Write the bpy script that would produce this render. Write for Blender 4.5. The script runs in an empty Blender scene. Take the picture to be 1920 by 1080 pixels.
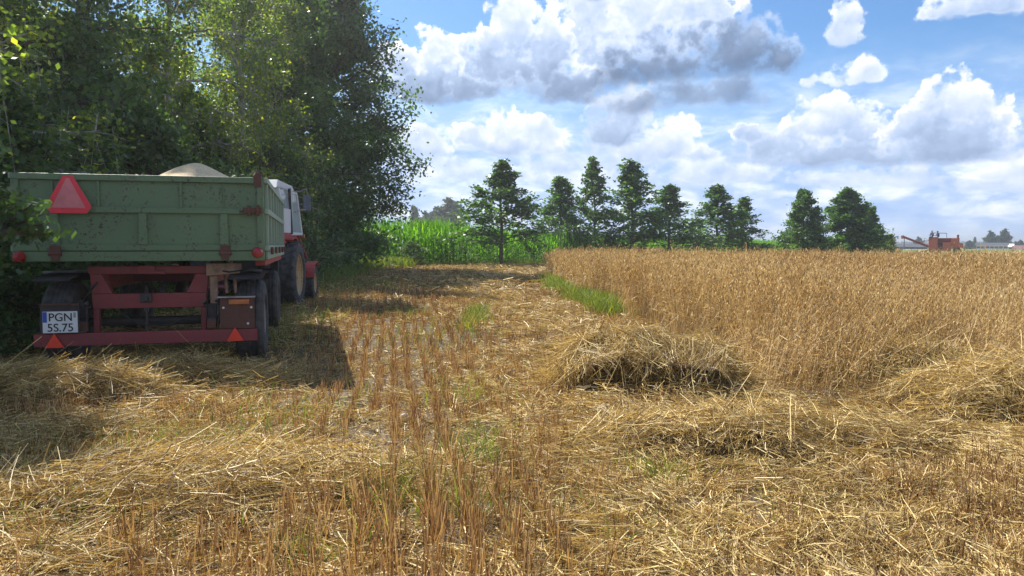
import bpy, math, random
import numpy as np
from mathutils import Vector, Matrix, Euler
R = math.radians
PI = math.pi
scene = bpy.context.scene
COL = scene.collection

# ------------------------------------------------------------------ camera
CAM_H, F_PX, PITCH = 1.25, 1400.0, 3.27
cam_d = bpy.data.cameras.new('camera'); cam_d.sensor_width = 36.0; cam_d.lens = 36.0*F_PX/1920
cam_d.clip_start = 0.05; cam_d.clip_end = 9000
cam = bpy.data.objects.new('camera', cam_d); COL.objects.link(cam)
cam.location = (0, 0, CAM_H); cam.rotation_euler = (R(90-PITCH), 0, 0)
scene.camera = cam

# ------------------------------------------------------------------ render / exposure
scene.render.engine = 'CYCLES'
scene.view_settings.view_transform = 'Standard'; scene.view_settings.look = 'None'
scene.view_settings.exposure = 0.98; scene.view_settings.gamma = 1.0
scene.cycles.max_bounces = 6; scene.cycles.diffuse_bounces = 3; scene.cycles.transmission_bounces = 4
scene.cycles.transparent_max_bounces = 8; scene.cycles.glossy_bounces = 2
scene.cycles.caustics_reflective = False; scene.cycles.caustics_refractive = False
scene.cycles.use_denoising = True
scene.cycles.sample_clamp_indirect = 6

# ------------------------------------------------------------------ sun
SUN_EL, SUN_AZ = 48.0, -42.0            # azimuth from the view direction, negative = left
sd = Vector((math.sin(R(SUN_AZ))*math.cos(R(SUN_EL)), math.cos(R(SUN_AZ))*math.cos(R(SUN_EL)), math.sin(R(SUN_EL))))
sun_d = bpy.data.lights.new('sun', 'SUN'); sun_d.energy = 5.0; sun_d.angle = R(0.5); sun_d.color = (1.0, 0.94, 0.84)
sun = bpy.data.objects.new('sun', sun_d); COL.objects.link(sun)
sun.rotation_euler = sd.to_track_quat('Z', 'Y').to_euler(); sun.location = (-30, 30, 40)

# ------------------------------------------------------------------ node helper
class NT:
    def __init__(s, nt): s.nt = nt; s.n = nt.nodes; s.l = nt.links
    def node(s, t, **kw):
        n = s.n.new(t)
        for k, v in kw.items(): setattr(n, k, v)
        return n
    def put(s, sock, v):
        if isinstance(v, bpy.types.NodeSocket): s.l.new(v, sock)
        elif v is not None: sock.default_value = v
    def math(s, op, a, b=None, c=None, clamp=False):
        n = s.node('ShaderNodeMath', operation=op); n.use_clamp = clamp
        s.put(n.inputs[0], a); s.put(n.inputs[1], b); s.put(n.inputs[2], c); return n.outputs[0]
    def vec(s, op, a, b=None, c=None):
        n = s.node('ShaderNodeVectorMath', operation=op)
        s.put(n.inputs[0], a); s.put(n.inputs[1], b)
        if c is not None: s.put(n.inputs[2], c)
        return n.outputs['Value'] if op in ('DOT_PRODUCT', 'LENGTH') else n.outputs[0]
    def noise(s, vec, scale, detail=4, rough=0.55, dim='3D', col=False, dist=0.0):
        n = s.node('ShaderNodeTexNoise', noise_dimensions=dim); s.put(n.inputs['Vector'], vec)
        n.inputs['Scale'].default_value = scale; n.inputs['Detail'].default_value = detail
        n.inputs['Roughness'].default_value = rough; n.inputs['Distortion'].default_value = dist
        return n.outputs['Color' if col else 'Fac']
    def ramp(s, fac, stops, interp='LINEAR'):
        n = s.node('ShaderNodeValToRGB'); cr = n.color_ramp; cr.interpolation = interp
        while len(cr.elements) < len(stops): cr.elements.new(0.5)
        for e, (p, c) in zip(cr.elements, stops):
            e.position = p; e.color = (c[0], c[1], c[2], 1) if not isinstance(c, (int, float)) else (c, c, c, 1)
        s.put(n.inputs[0], fac); return n.outputs[0]
    def mix(s, fac, a, b, blend='MIX'):
        n = s.node('ShaderNodeMix', data_type='RGBA', blend_type=blend)
        s.put(n.inputs[0], fac)
        for k, v in ((6, a), (7, b)):
            if isinstance(v, tuple) and len(v) == 3: v = v + (1,)
            s.put(n.inputs[k], v)
        return n.outputs[2]
    def maprange(s, v, a, b, c=0.0, d=1.0, smooth=True):
        n = s.node('ShaderNodeMapRange'); n.interpolation_type = 'SMOOTHSTEP' if smooth else 'LINEAR'
        s.put(n.inputs[0], v)
        for i, q in zip((1, 2, 3, 4), (a, b, c, d)): s.put(n.inputs[i], q)
        return n.outputs[0]

# ------------------------------------------------------------------ world: Nishita sky with cumulus clouds in direction space
world = bpy.data.worlds.new('World'); scene.world = world; world.use_nodes = True
W = NT(world.node_tree); W.n.clear()
w_out = W.node('ShaderNodeOutputWorld'); w_bg = W.node('ShaderNodeBackground')
W.l.new(w_bg.outputs[0], w_out.inputs[0])
sky = W.node('ShaderNodeTexSky', sky_type='NISHITA')
sky.sun_disc = False; sky.sun_elevation = R(SUN_EL); sky.sun_rotation = R(SUN_AZ)
sky.air_density = 1.0; sky.dust_density = 0.6; sky.ozone_density = 2.0; sky.altitude = 80
SKY_STRENGTH = 0.105
WORLD_GAIN = 0.67
skyc = W.vec('SCALE', sky.outputs[0]); skyc.node.inputs[3].default_value = SKY_STRENGTH
skyc = W.vec('MULTIPLY', skyc, (0.62, 0.88, 1.12))
tc = W.node('ShaderNodeTexCoord').outputs['Generated']
sep = W.node('ShaderNodeSeparateXYZ'); W.l.new(tc, sep.inputs[0])
az = W.math('ARCTAN2', sep.outputs[0], sep.outputs[1])
el = W.math('ARCSINE', sep.outputs[2])
cmb = W.node('ShaderNodeCombineXYZ')
W.put(cmb.inputs[0], W.math('MULTIPLY', az, 57.29578)); W.put(cmb.inputs[1], W.math('MULTIPLY', el, 57.29578))
AE = cmb.outputs[0]                                     # degrees of azimuth / elevation
def deg(px, py): return (math.degrees(math.atan((px-960)/F_PX)), math.degrees(math.atan((460-py)/F_PX*math.cos(math.atan((px-960)/F_PX)))))
# cumulus: each cloud is a union of puffs with a lit ragged crown and a greyer flat base; far clouds first
# (puffs (x, y, half width, half height)), base y, top y, brightness, shade depth, softness
CLOUDS = [
 ([(790,335,60,24),(870,325,70,30),(950,335,80,28)], 362, 300, .80, .30, .20),
 ([(1080,340,90,26),(1180,345,80,28),(1300,345,70,24)], 376, 312, .86, .30, .20),
 ([(1120,300,90,40),(1050,310,70,30)], 345, 255, .80, .30, .20),
 ([(1380,335,90,30),(1300,320,60,30)], 370, 290, .86, .36, .18),
 ([(1570,345,110,24),(1690,335,70,30),(1740,345,90,24),(1500,355,60,16)], 368, 308, .84, .34, .20),
 ([(1860,350,90,30),(1905,340,40,36)], 376, 310, .84, .34, .20),
 ([(1440,375,80,12),(1580,382,120,10),(1760,385,100,12)], 395, 364, .74, .15, .22),
 ([(770,285,60,40),(800,262,46,34),(752,310,50,30)], 322, 232, .88, .40, .12),
 ([(885,262,42,30),(940,245,60,38),(1010,250,48,34),(960,282,110,26)], 308, 210, .92, .46, .10),
 ([(1255,262,50,44),(1215,292,66,32),(1300,302,48,24)], 325, 220, .90, .42, .12),
 ([(1165,215,60,60),(1150,250,70,40)], 290, 160, .84, .50, .14),
 ([(1470,265,56,36),(1540,225,62,46),(1600,240,74,52),(1430,290,70,32),(1560,292,160,38),(1400,262,30,22)], 335, 165, .96, .62, .10),
 ([(1905,305,44,40),(1865,332,52,24)], 350, 268, .94, .40, .12),
 ([(1795,195,54,50),(1835,222,44,54),(1750,215,38,44),(1700,238,50,42),(1770,272,112,50)], 326, 130, .98, .66, .09),
 ([(750,120,52,38),(825,105,42,44),(800,165,112,44),(890,150,72,60)], 216, 40, .98, .80, .09),
 ([(1110,35,100,60),(1190,15,130,50),(1290,25,80,56),(1345,48,36,32),(1230,90,115,50),(1130,90,80,60)], 178, -80, .98, .62, .10),
 ([(965,50,54,42),(935,110,70,62),(1010,105,78,84),(1065,160,82,44)], 216, -10, .98, .80, .09),
 ([(1290,190,135,40),(1345,184,85,34),(1200,205,70,36)], 228, 30, .66, .52, .22),
 ([(1350,104,122,60),(1440,116,62,36),(1260,112,140,66),(1392,68,46,34),(1180,140,80,44)], 178, -60, .95, 1.0, .20),
 ([(1110,-6,110,22)], 24, -50, .60, .3, .26),
 ([(1572,52,24,30),(1566,84,28,26)], 118, 18, .90, .34, .16),
 ([(1612,140,44,26),(1560,155,34,18),(1518,160,22,10)], 178, 108, .90, .34, .16),
 ([(1632,104,14,6),(1478,178,9,5)], 112, 96, .80, .1, .2),
 ([(1850,14,112,38),(1790,36,54,24),(1905,40,60,26)], 66, -40, .88, .50, .12)]
warp = W.vec('SUBTRACT', W.noise(AE, 0.22, 3, 0.5, col=True), (0.5, 0.5, 0.5))
warp2 = W.vec('SUBTRACT', W.noise(AE, 0.8, 7, 0.60, col=True), (0.5, 0.5, 0.5))
AEw = W.vec('MULTIPLY_ADD', warp, (2.6, 1.7, 0), AE)
AEw = W.vec('MULTIPLY_ADD', warp2, (1.9, 1.6, 0), AEw)
def billow(v, sc, det):
    n2 = W.node('ShaderNodeTexVoronoi', feature='SMOOTH_F1', voronoi_dimensions='2D'); W.put(n2.inputs['Vector'], v)
    n2.inputs['Scale'].default_value = sc; n2.inputs['Smoothness'].default_value = 0.35; n2.inputs['Detail'].default_value = det; n2.inputs['Roughness'].default_value = 0.5
    return W.math('SUBTRACT', 1.0, n2.outputs['Distance'])
vw = W.vec('MULTIPLY_ADD', warp2, (1.3, 1.2, 0), AE)
b1 = billow(vw, 0.42, 2.0); b2 = billow(W.vec('ADD', vw, (-0.45, 0.65, 0)), 0.42, 2.0)
fine = W.noise(AE, 0.9, 7, 0.58); soft = W.noise(AE, 0.16, 2, 0.5)
relief = W.math('SUBTRACT', b1, b2)
bump_ = W.math('MULTIPLY_ADD', W.math('SUBTRACT', fine, 0.5), 1.5, W.math('MULTIPLY', W.math('SUBTRACT', b1, 0.55), 0.60))
rel = W.math('MULTIPLY_ADD', relief, 0.36, W.math('MULTIPLY_ADD', W.math('SUBTRACT', fine, 0.5), 0.55, W.math('MULTIPLY', W.math('SUBTRACT', soft, 0.5), 0.7)))
sA = W.node('ShaderNodeSeparateXYZ'); W.l.new(W.vec('MULTIPLY_ADD', warp, (0, 2.0, 0), AE), sA.inputs[0]); vy = sA.outputs[1]
def cloud_layer(col, cl, fade):
    puffs, yb, yt, bright, shade, soft_ = cl; F = None
    for (px, py, rx, ry) in puffs:
        (cx, cy) = deg(px, py); sx = rx/F_PX*57.3*math.cos(R(cx))*1.16; sy = ry/F_PX*57.3*1.14
        q = W.vec('MULTIPLY_ADD', AEw, (1/sx, 1/sy, 0), (-cx/sx, -cy/sy, 0)); w = W.math('MULTIPLY_ADD', W.vec('DOT_PRODUCT', q, q), -0.75, 1.0)
        if F is None: F = w
        else:
            F = W.math('SMOOTH_MAX', F, w, 0.25)
    vb, vt = deg(puffs[0][0], yb)[1], deg(puffs[0][0], yt)[1]
    h = W.maprange(vy, vb, vt, 0, 1, smooth=False)
    basecut = W.maprange(vy, vb-.3, vb+1.2, -1.3, 0.0, smooth=True)      # flattens the underside
    dens = W.math('ADD', W.math('ADD', F, basecut), W.math('MULTIPLY', bump_, W.maprange(h, 0.0, 0.6, 0.45, 1.0)))
    al = W.maprange(dens, 0.16, W.math('ADD', 0.16+soft_*3.4, W.maprange(h, 0.0, 0.45, 0.42, 0.0)))
    core = W.maprange(dens, 0.20, 0.85)
    sh = W.math('MULTIPLY', core, W.math('MULTIPLY_ADD', h, -0.85, 1.0, clamp=True))
    sh = W.math('MAXIMUM', sh, W.maprange(h, 0.05, 0.55, 0.85, 0.0))
    lit = W.math('MULTIPLY_ADD', sh, -shade*1.15, bright*.97)
    lit = W.math('ADD', lit, W.math('MULTIPLY', rel, W.math('MULTIPLY_ADD', sh, -0.70, 0.95, clamp=True)))
    c = W.ramp(lit, [(0.0, (0.13, 0.19, 0.31)), (0.25, (0.24, 0.33, 0.50)), (0.5, (0.42, 0.53, 0.74)), (0.76, (0.70, 0.76, 0.87)), (0.94, (0.96, 0.97, 0.98))])
    if fade < 1: al = W.math('MULTIPLY', al, fade)
    return W.mix(al, col, c)
# hazy broken layer towards the horizon
ELD = W.math('MULTIPLY', el, 57.29578)
hv = W.vec('MULTIPLY', AE, (0.16, 0.42, 1))
hn = W.noise(hv, 1.0, 6, 0.55, dist=0.5)
lowm = W.maprange(ELD, 5.0, 15.0, 1.0, 0.0)
low = W.math('MULTIPLY', lowm, W.maprange(hn, 0.30, 0.58, 0.7, 1.0))
skyc = W.mix(W.maprange(ELD, 0.0, 14.0, 0.9, 0.0), skyc, (0.40, 0.55, 0.84, 1))
hn2 = W.noise(W.vec('MULTIPLY', AE, (0.22, 0.55, 1)), 1.2, 6, 0.6, dist=0.3)
lowc = W.ramp(hn2, [(0.36, (0.30, 0.46, 0.78)), (0.48, (0.42, 0.56, 0.83)), (0.57, (0.64, 0.74, 0.90)), (0.66, (0.88, 0.91, 0.95))])
lowc = W.mix(W.maprange(ELD, 0.0, 3.0, 0.6, 0.0), lowc, (0.44, 0.60, 0.86, 1))
oth = W.math('MAXIMUM', W.maprange(W.math('ABSOLUTE', az), 0.72, 0.9), W.maprange(ELD, 21.0, 27.0))
otha = W.math('MULTIPLY', oth, W.maprange(W.noise(tc, 3.0, 6, 0.6), 0.47, 0.60, 0, 0.9))
col = W.mix(low, skyc, lowc)
for cl in CLOUDS: col = cloud_layer(col, cl, 1.0 if cl[1] < 340 else 0.7)
col = W.mix(otha, col, (0.62, 0.68, 0.78, 1))
col = W.vec('SCALE', col); col.node.inputs[3].default_value = WORLD_GAIN
W.l.new(col, w_bg.inputs[0]); w_bg.inputs[1].default_value = 1.0
world.cycles.sampling_method = 'MANUAL'; world.cycles.sample_map_resolution = 512

# ------------------------------------------------------------------ materials
MATS = {}
def mat_new(name):
    m = bpy.data.materials.new(name); m.use_nodes = True; t = NT(m.node_tree); t.n.clear()
    out = t.node('ShaderNodeOutputMaterial'); MATS[name] = m
    return m, t, out
def principled(t, out, base, rough=0.6, metal=0.0, spec=0.5, bump=None, bstr=0.3, bdist=0.02):
    p = t.node('ShaderNodeBsdfPrincipled'); t.l.new(p.outputs[0], out.inputs[0])
    if isinstance(base, tuple) and len(base) == 3: base = base + (1,)
    t.put(p.inputs['Base Color'], base); t.put(p.inputs['Roughness'], rough); t.put(p.inputs['Metallic'], metal)
    p.inputs['Specular IOR Level'].default_value = spec
    if bump is not None:
        b = t.node('ShaderNodeBump'); b.inputs['Strength'].default_value = bstr; b.inputs['Distance'].default_value = bdist
        t.put(b.inputs['Height'], bump); t.l.new(b.outputs[0], p.inputs['Normal'])
    return p
def leaf_mat(name, stops, trans=0.4, rough=0.55, spec=0.4, tint=(1.25, 1.25, 0.6), patch=None):
    m, t, out = mat_new(name)
    g = t.node('ShaderNodeNewGeometry')
    c = t.ramp(g.outputs['Random Per Island'], stops)
    if patch:
        co = t.node('ShaderNodeTexCoord').outputs['Object']
        n = t.noise(co, patch[0], 3, 0.55)
        c = t.mix(t.maprange(n, 0.42, 0.62), c, t.vec('MULTIPLY', c, patch[1]))
    p = t.node('ShaderNodeBsdfPrincipled'); t.put(p.inputs['Base Color'], c); p.inputs['Roughness'].default_value = rough
    p.inputs['Specular IOR Level'].default_value = spec
    tr = t.node('ShaderNodeBsdfTranslucent'); t.put(tr.inputs[0], t.vec('MULTIPLY', c, tint))
    mx = t.node('ShaderNodeMixShader'); mx.inputs[0].default_value = trans
    t.l.new(p.outputs[0], mx.inputs[1]); t.l.new(tr.outputs[0], mx.inputs[2]); t.l.new(mx.outputs[0], out.inputs[0])
    return m
def paint(name, base, rust=(0.10, 0.045, 0.03), amount=0.5, rough=0.55, dirt=(0.12, 0.10, 0.08), scale=3.0, metal=0.0):
    m, t, out = mat_new(name)
    co = t.node('ShaderNodeTexCoord').outputs['Object']
    n1 = t.noise(co, scale, 6, 0.65); n2 = t.noise(co, scale*6, 4, 0.6); n3 = t.noise(co, scale*0.6, 3, 0.5)
    streak = t.noise(t.vec('MULTIPLY', co, (9, 9, 0.8)), scale*0.7, 4, 0.6)
    c = t.mix(t.maprange(n3, 0.3, 0.7, 0.0, 0.35), base + (1,), tuple(min(1, v*1.35) for v in base) + (1,))
    c = t.mix(t.maprange(streak, 0.5, 0.75, 0, 0.35), c, dirt + (1,))
    n4 = t.noise(co, scale*11, 5, 0.7)
    rm = t.math('MULTIPLY', t.maprange(n1, 0.52-0.06*amount, 0.68-0.06*amount), t.maprange(n4, 0.60-.05*amount, 0.66-.05*amount))
    c = t.mix(rm, c, rust + (1,))
    principled(t, out, c, rough=t.maprange(n2, 0.3, 0.7, rough-0.08, rough+0.12), metal=metal, bump=t.math('MULTIPLY_ADD', rm, -0.5, n2), bstr=0.15, bdist=0.004)
    return m
def plain(name, base, rough=0.6, metal=0.0, spec=0.5, var=0.25, scale=8):
    m, t, out = mat_new(name)
    co = t.node('ShaderNodeTexCoord').outputs['Object']
    n = t.noise(co, scale, 5, 0.6)
    c = t.mix(t.maprange(n, 0.3, 0.7), tuple(v*(1-var) for v in base) + (1,), tuple(min(1, v*(1+var)) for v in base) + (1,))
    principled(t, out, c, rough, metal, spec, bump=n, bstr=0.1, bdist=0.005)
    return m

M_leaf_dark = leaf_mat('leaf dark', [(0, (0.049, 0.094, 0.038)), (.5, (0.074, 0.138, 0.052)), (1, (0.121, 0.194, 0.065))], .42, .42, .5, (1.2, 1.5, .5), (0.5, (1.3, 1.2, 1.0)))
M_leaf_birch = leaf_mat('leaf birch', [(0, (0.094, 0.152, 0.050)), (.6, (0.149, 0.227, 0.066)), (.90, (0.234, 0.296, 0.078)), (1, (0.499, 0.484, 0.094))], .55, .42, .5, (1.4, 1.5, .45), (0.35, (1.35, 1.2, .8)))
M_leaf_bush = leaf_mat('leaf bush', [(0, (0.052, 0.095, 0.040)), (1, (0.115, 0.187, 0.063))], .4, .5, .4, (1.2, 1.4, .5))
M_leaf_row = leaf_mat('leaf row', [(0, (0.034, 0.081, 0.023)), (.6, (0.069, 0.144, 0.034)), (1, (0.138, 0.230, 0.052))], .42, .45, .5, (1.2, 1.5, .4))
M_leaf_far = leaf_mat('leaf far', [(0, (.05, .085, .055)), (1, (.09, .13, .07))], .2, .7, .2)  # lighter and bluer, so distance haze is put into the leaf colour
M_corn = leaf_mat('maize leaf', [(0, (0.035, 0.095, 0.010)), (.5, (0.075, 0.190, 0.018)), (.85, (0.160, 0.336, 0.032)), (1, (0.300, 0.504, 0.072))], .5, .6, .2, (1.5, 1.7, .4))
M_grass = leaf_mat('grass blade', [(0, (.075, .115, .024)), (.5, (.14, .20, .040)), (.85, (.24, .28, .07)), (1, (.38, .34, .13))], .36, .5, .3, (1.4, 1.5, .4))
M_straw = leaf_mat('straw', [(0, (0.135, 0.085, 0.037)), (.3, (0.353, 0.245, 0.097)), (.7, (0.623, 0.475, 0.186)), (1, (0.852, 0.710, 0.353))], .20, .5, .35, (1.2, 1.0, .6), (0.8, (.84, .82, .80)))
M_stubble = leaf_mat('stubble stalk', [(0, (0.116, 0.060, 0.030)), (.35, (0.263, 0.150, 0.070)), (.65, (0.473, 0.330, 0.162)), (1, (0.693, 0.530, 0.275))], .22, .5, .35, (1.25, .95, .5), (0.7, (.80, .72, .68)))
M_oat = leaf_mat('ripe oat', [(0, (0.207, 0.134, 0.059)), (.35, (0.384, 0.265, 0.123)), (.75, (0.601, 0.450, 0.214)), (1, (0.829, 0.673, 0.365))], .28, .55, .3, (1.2, 1.05, .75), (0.22, (.88, .82, .76)))
M_bark = plain('bark', (.085, .070, .055), .9, var=.4, scale=6)
M_birchbark = plain('pale bark', (.30, .29, .27), .8, var=.6, scale=5)

def ground_mat():
    m, t, out = mat_new('field soil')
    co = t.node('ShaderNodeTexCoord').outputs['Object']
    s = t.node('ShaderNodeSeparateXYZ'); t.l.new(co, s.inputs[0])
    n1 = t.noise(co, 1.3, 6, 0.6); n2 = t.noise(co, 14, 6, 0.65); n3 = t.noise(co, 90, 4, 0.6)
    c = t.ramp(n2, [(.30, (.032, .025, .018)), (.45, (.085, .065, .045)), (.58, (.19, .15, .10)), (.78, (.36, .295, .20))])
    c = t.mix(t.maprange(n1, .45, .7, 0, .7), c, (.075, .052, .034, 1))
    c = t.mix(t.maprange(n3, .5, .7, 0, .4), c, (.42, .33, .19, 1))
    # further fields: straw tan, then green / tan strips
    far = t.maprange(s.outputs[1], 30, 70)
    strips = t.noise(t.vec('MULTIPLY', co, (.0025, .012, 1)), 1.0, 3, .5)
    fc = t.ramp(strips, [(.35, (.085, .14, .035)), (.48, (.12, .17, .05)), (.55, (.30, .25, .12)), (.7, (.10, .15, .045))], 'EASE')
    c = t.mix(far, c, fc)
    b = t.math('MULTIPLY_ADD', n3, .35, n2)
    principled(t, out, c, .95, spec=.15, bump=b, bstr=.7, bdist=.03)
    return m
M_ground = ground_mat()

# ------------------------------------------------------------------ object helpers
def new_obj(name, me, parent=None, mats=(), **props):
    o = bpy.data.objects.new(name, me); COL.objects.link(o)
    for m in mats: me.materials.append(m)
    if parent is not None: o.parent = parent
    for k, v in props.items(): o[k] = v
    return o
def empty(name, loc, rz=0, **props):
    o = bpy.data.objects.new(name, None); COL.objects.link(o); o.location = loc; o.rotation_euler = (0, 0, rz)
    o.empty_display_size = 0.3
    for k, v in props.items(): o[k] = v
    return o
def np_mesh(name, V, Q, smooth=False, mi=None):
    """V (n,3), Q (m,4) quads (or (m,3))."""
    me = bpy.data.meshes.new(name); V = np.ascontiguousarray(V, dtype=np.float32); Q = np.ascontiguousarray(Q, dtype=np.int32)
    k = Q.shape[1]
    me.vertices.add(len(V)); me.vertices.foreach_set('co', V.ravel())
    me.loops.add(Q.size); me.loops.foreach_set('vertex_index', Q.ravel())
    me.polygons.add(len(Q)); me.polygons.foreach_set('loop_start', np.arange(0, Q.size, k, dtype=np.int32))
    if mi is not None: me.polygons.foreach_set('material_index', np.ascontiguousarray(mi, dtype=np.int32))
    me.polygons.foreach_set('use_smooth', np.full(len(Q), smooth, dtype=bool))
    me.update(calc_edges=True); return me
class MB:
    """collects shapes into one mesh"""
    def __init__(s): s.v = []; s.f = []
    def add(s, v, f, M=None):
        k = len(s.v)
        for p in v: s.v.append(tuple(M @ Vector(p)) if M is not None else tuple(p))
        for q in f: s.f.append(tuple(i+k for i in q))
        return s
    def box(s, x0, x1, y0, y1, z0, z1, M=None):
        v = [(x, y, z) for z in (z0, z1) for y in (y0, y1) for x in (x0, x1)]
        return s.add(v, [(0, 2, 3, 1), (4, 5, 7, 6), (0, 1, 5, 4), (2, 6, 7, 3), (0, 4, 6, 2), (1, 3, 7, 5)], M)
    def prism(s, poly, y0, y1, M=None):
        """polygon in x,z (counter-clockwise seen from -y) extruded from y0 to y1"""
        n = len(poly); v = [(x, y0, z) for x, z in poly] + [(x, y1, z) for x, z in poly]
        f = [tuple(range(n)), tuple(range(2*n-1, n-1, -1))] + [(i, i+n, (i+1) % n+n, (i+1) % n) for i in range(n)]
        return s.add(v, f, M)
    def prism_x(s, poly, x0, x1, M=None):
        """polygon in y,z extruded along x"""
        n = len(poly); v = [(x0, y, z) for y, z in poly] + [(x1, y, z) for y, z in poly]
        f = [tuple(range(n-1, -1, -1)), tuple(range(n, 2*n))] + [((i+1) % n, (i+1) % n+n, i+n, i) for i in range(n)]
        return s.add(v, f, M)
    def tube(s, pts, r, n=8, r1=None):
        pts = [Vector(p) for p in pts]; k = len(s.v); m = len(pts); up0 = None
        for i, p in enumerate(pts):
            d = (pts[min(i+1, m-1)]-pts[max(i-1, 0)]).normalized()
            u = d.cross(Vector((0, 0, 1)));
            if u.length < 1e-3: u = d.cross(Vector((0, 1, 0)))
            u.normalize(); w = d.cross(u)
            rr = r if r1 is None else r+(r1-r)*i/(m-1)
            for j in range(n):
                a = 2*PI*j/n; s.v.append(tuple(p+(u*math.cos(a)+w*math.sin(a))*rr))
        for i in range(m-1):
            for j in range(n): s.f.append((k+i*n+j, k+i*n+(j+1) % n, k+(i+1)*n+(j+1) % n, k+(i+1)*n+j))
        s.f.append(tuple(k+j for j in range(n-1, -1, -1))); s.f.append(tuple(k+(m-1)*n+j for j in range(n)))
        return s
    def lathe_x(s, prof, c, n=32, closed=True):
        """profile [(x, radius)] turned round the x axis through c; closed loop"""
        k = len(s.v); m = len(prof)
        for j in range(n):
            a = 2*PI*j/n
            for x, r in prof: s.v.append((c[0]+x, c[1]+r*math.cos(a), c[2]+r*math.sin(a)))
        for j in range(n):
            j2 = (j+1) % n
            for i in range(m if closed else m-1):
                i2 = (i+1) % m; s.f.append((k+j*m+i, k+j2*m+i, k+j2*m+i2, k+j*m+i2))
        return s
    def build(s, name, mat, parent=None, bevel=0.0, smooth=False, **props):
        me = bpy.data.meshes.new(name); me.from_pydata(s.v, [], s.f); me.validate()
        if smooth: me.polygons.foreach_set('use_smooth', [True]*len(me.polygons))
        o = new_obj(name, me, parent, (mat,), **props)
        if bevel:
            b = o.modifiers.new('bevel', 'BEVEL'); b.width = bevel; b.segments = 2; b.limit_method = 'ANGLE'; b.angle_limit = R(40)
        if smooth: 
            try: me.set_sharp_from_angle(angle=R(35))
            except Exception: pass
        return o

rng = np.random.default_rng(7)
# pixel <-> ground helpers for laying out the field
def to_px(x, y, z=0.0):
    c, s_ = math.cos(R(PITCH)), math.sin(R(PITCH))
    dz = z-CAM_H; fw = y*c-dz*s_; up = dz*c+y*s_
    return 960+F_PX*x/fw, 540-F_PX*up/fw
def from_px(px, py):
    c, s_ = math.cos(R(PITCH)), math.sin(R(PITCH)); u = (540-py)/F_PX; r = (px-960)/F_PX
    fy = c+u*s_; fz = u*c-s_; t = -CAM_H/fz
    return r*t, fy*t
def sm(a, b, x): t = np.clip((x-a)/(b-a), 0, 1); return t*t*(3-2*t)
# value noise on the ground
_tab = rng.random((256, 256))
def vnoise(x, y, s=1.0):
    x = np.asarray(x)*s+500.3; y = np.asarray(y)*s+500.7; xi = np.floor(x).astype(int); yi = np.floor(y).astype(int)
    fx = x-xi; fy = y-yi; fx = fx*fx*(3-2*fx); fy = fy*fy*(3-2*fy); g = lambda a, b: _tab[a & 255, b & 255]
    return (g(xi, yi)*(1-fx)+g(xi+1, yi)*fx)*(1-fy)+(g(xi, yi+1)*(1-fx)+g(xi+1, yi+1)*fx)*fy
def HZ(x, y):
    x = np.asarray(x, float); y = np.asarray(y, float)
    near = 1-sm(18, 45, y)
    h = (vnoise(x, y, .7)-.5)*.10+(vnoise(x, y, 2.3)-.5)*.05+(vnoise(x, y, 7)-.5)*.045+(vnoise(x, y, 17)-.5)*.03
    return h*near*.8 + (vnoise(x, y, .02)-.5)*1.0*sm(120, 400, y)-0.4*sm(120, 500, y)

# ------------------------------------------------------------------ ground sheet
def axis(parts):
    out = [np.linspace(a, b, n, endpoint=False) for a, b, n in parts]; return np.concatenate(out+[np.array([parts[-1][1]])])
gx = axis([(-3500, -300, 12), (-300, -40, 20), (-40, -8, 40), (-8, 8, 200), (8, 40, 60), (40, 300, 24), (300, 3500, 12)])
gy = axis([(-300, -6, 10), (-6, 1.5, 12), (1.5, 12, 150), (12, 45, 110), (45, 300, 40), (300, 4000, 24)])
GX, GY = np.meshgrid(gx, gy); V = np.stack([GX, GY, HZ(GX, GY)], -1).reshape(-1, 3); nx = len(gx)
ii = (np.arange(len(gy)-1)[:, None]*nx+np.arange(nx-1)[None, :]).ravel()
new_obj('ground', np_mesh('ground', V, np.stack([ii, ii+1, ii+nx+1, ii+nx], 1), True), None, (M_ground,), kind='structure')

# ------------------------------------------------------------------ strand / blade generators (numpy)
def strips(P, D, L, Wd, bend, seg=2, taper=0.6, side=None):
    """P base (n,3), D unit direction, L length, Wd width, bend: vector (n,3) added quadratically at tip. returns V,Q"""
    n = len(P)
    if side is None:
        rv = rng.normal(size=(n, 3)); side = np.cross(D, rv); side /= np.linalg.norm(side, axis=1, keepdims=True)+1e-9
    ts = np.linspace(0, 1, seg+1); V = np.zeros((n, seg+1, 2, 3), np.float32)
    for k, t in enumerate(ts):
        c = P+D*(L*t)[:, None]+bend*(t*t)
        w = Wd*(1-(1-taper)*t)*.5
        V[:, k, 0] = c-side*w[:, None]; V[:, k, 1] = c+side*w[:, None]
    b = (np.arange(n)*(seg+1)*2)[:, None, None]+(np.arange(seg)*2)[None, :, None]+np.array([0, 1, 3, 2])[None, None, :]
    return V.reshape(-1, 3), b.reshape(-1, 4)
def merge(parts):
    Vs, Qs, k = [], [], 0
    for V, Q in parts: Vs.append(V); Qs.append(Q+k); k += len(V)
    return np.concatenate(Vs), np.concatenate(Qs)
def dirs(az_, el_): return np.stack([np.cos(el_)*np.cos(az_), np.cos(el_)*np.sin(az_), np.sin(el_)], 1)
def sample_ground(n, y0, y1, k=0.72, pad=0.6):
    """uniform per area inside the view wedge"""
    y = np.sqrt(rng.random(n)*(y1*y1-y0*y0)+y0*y0); x = (rng.random(n)*2-1)*(k*y+pad); return x, y

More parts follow.
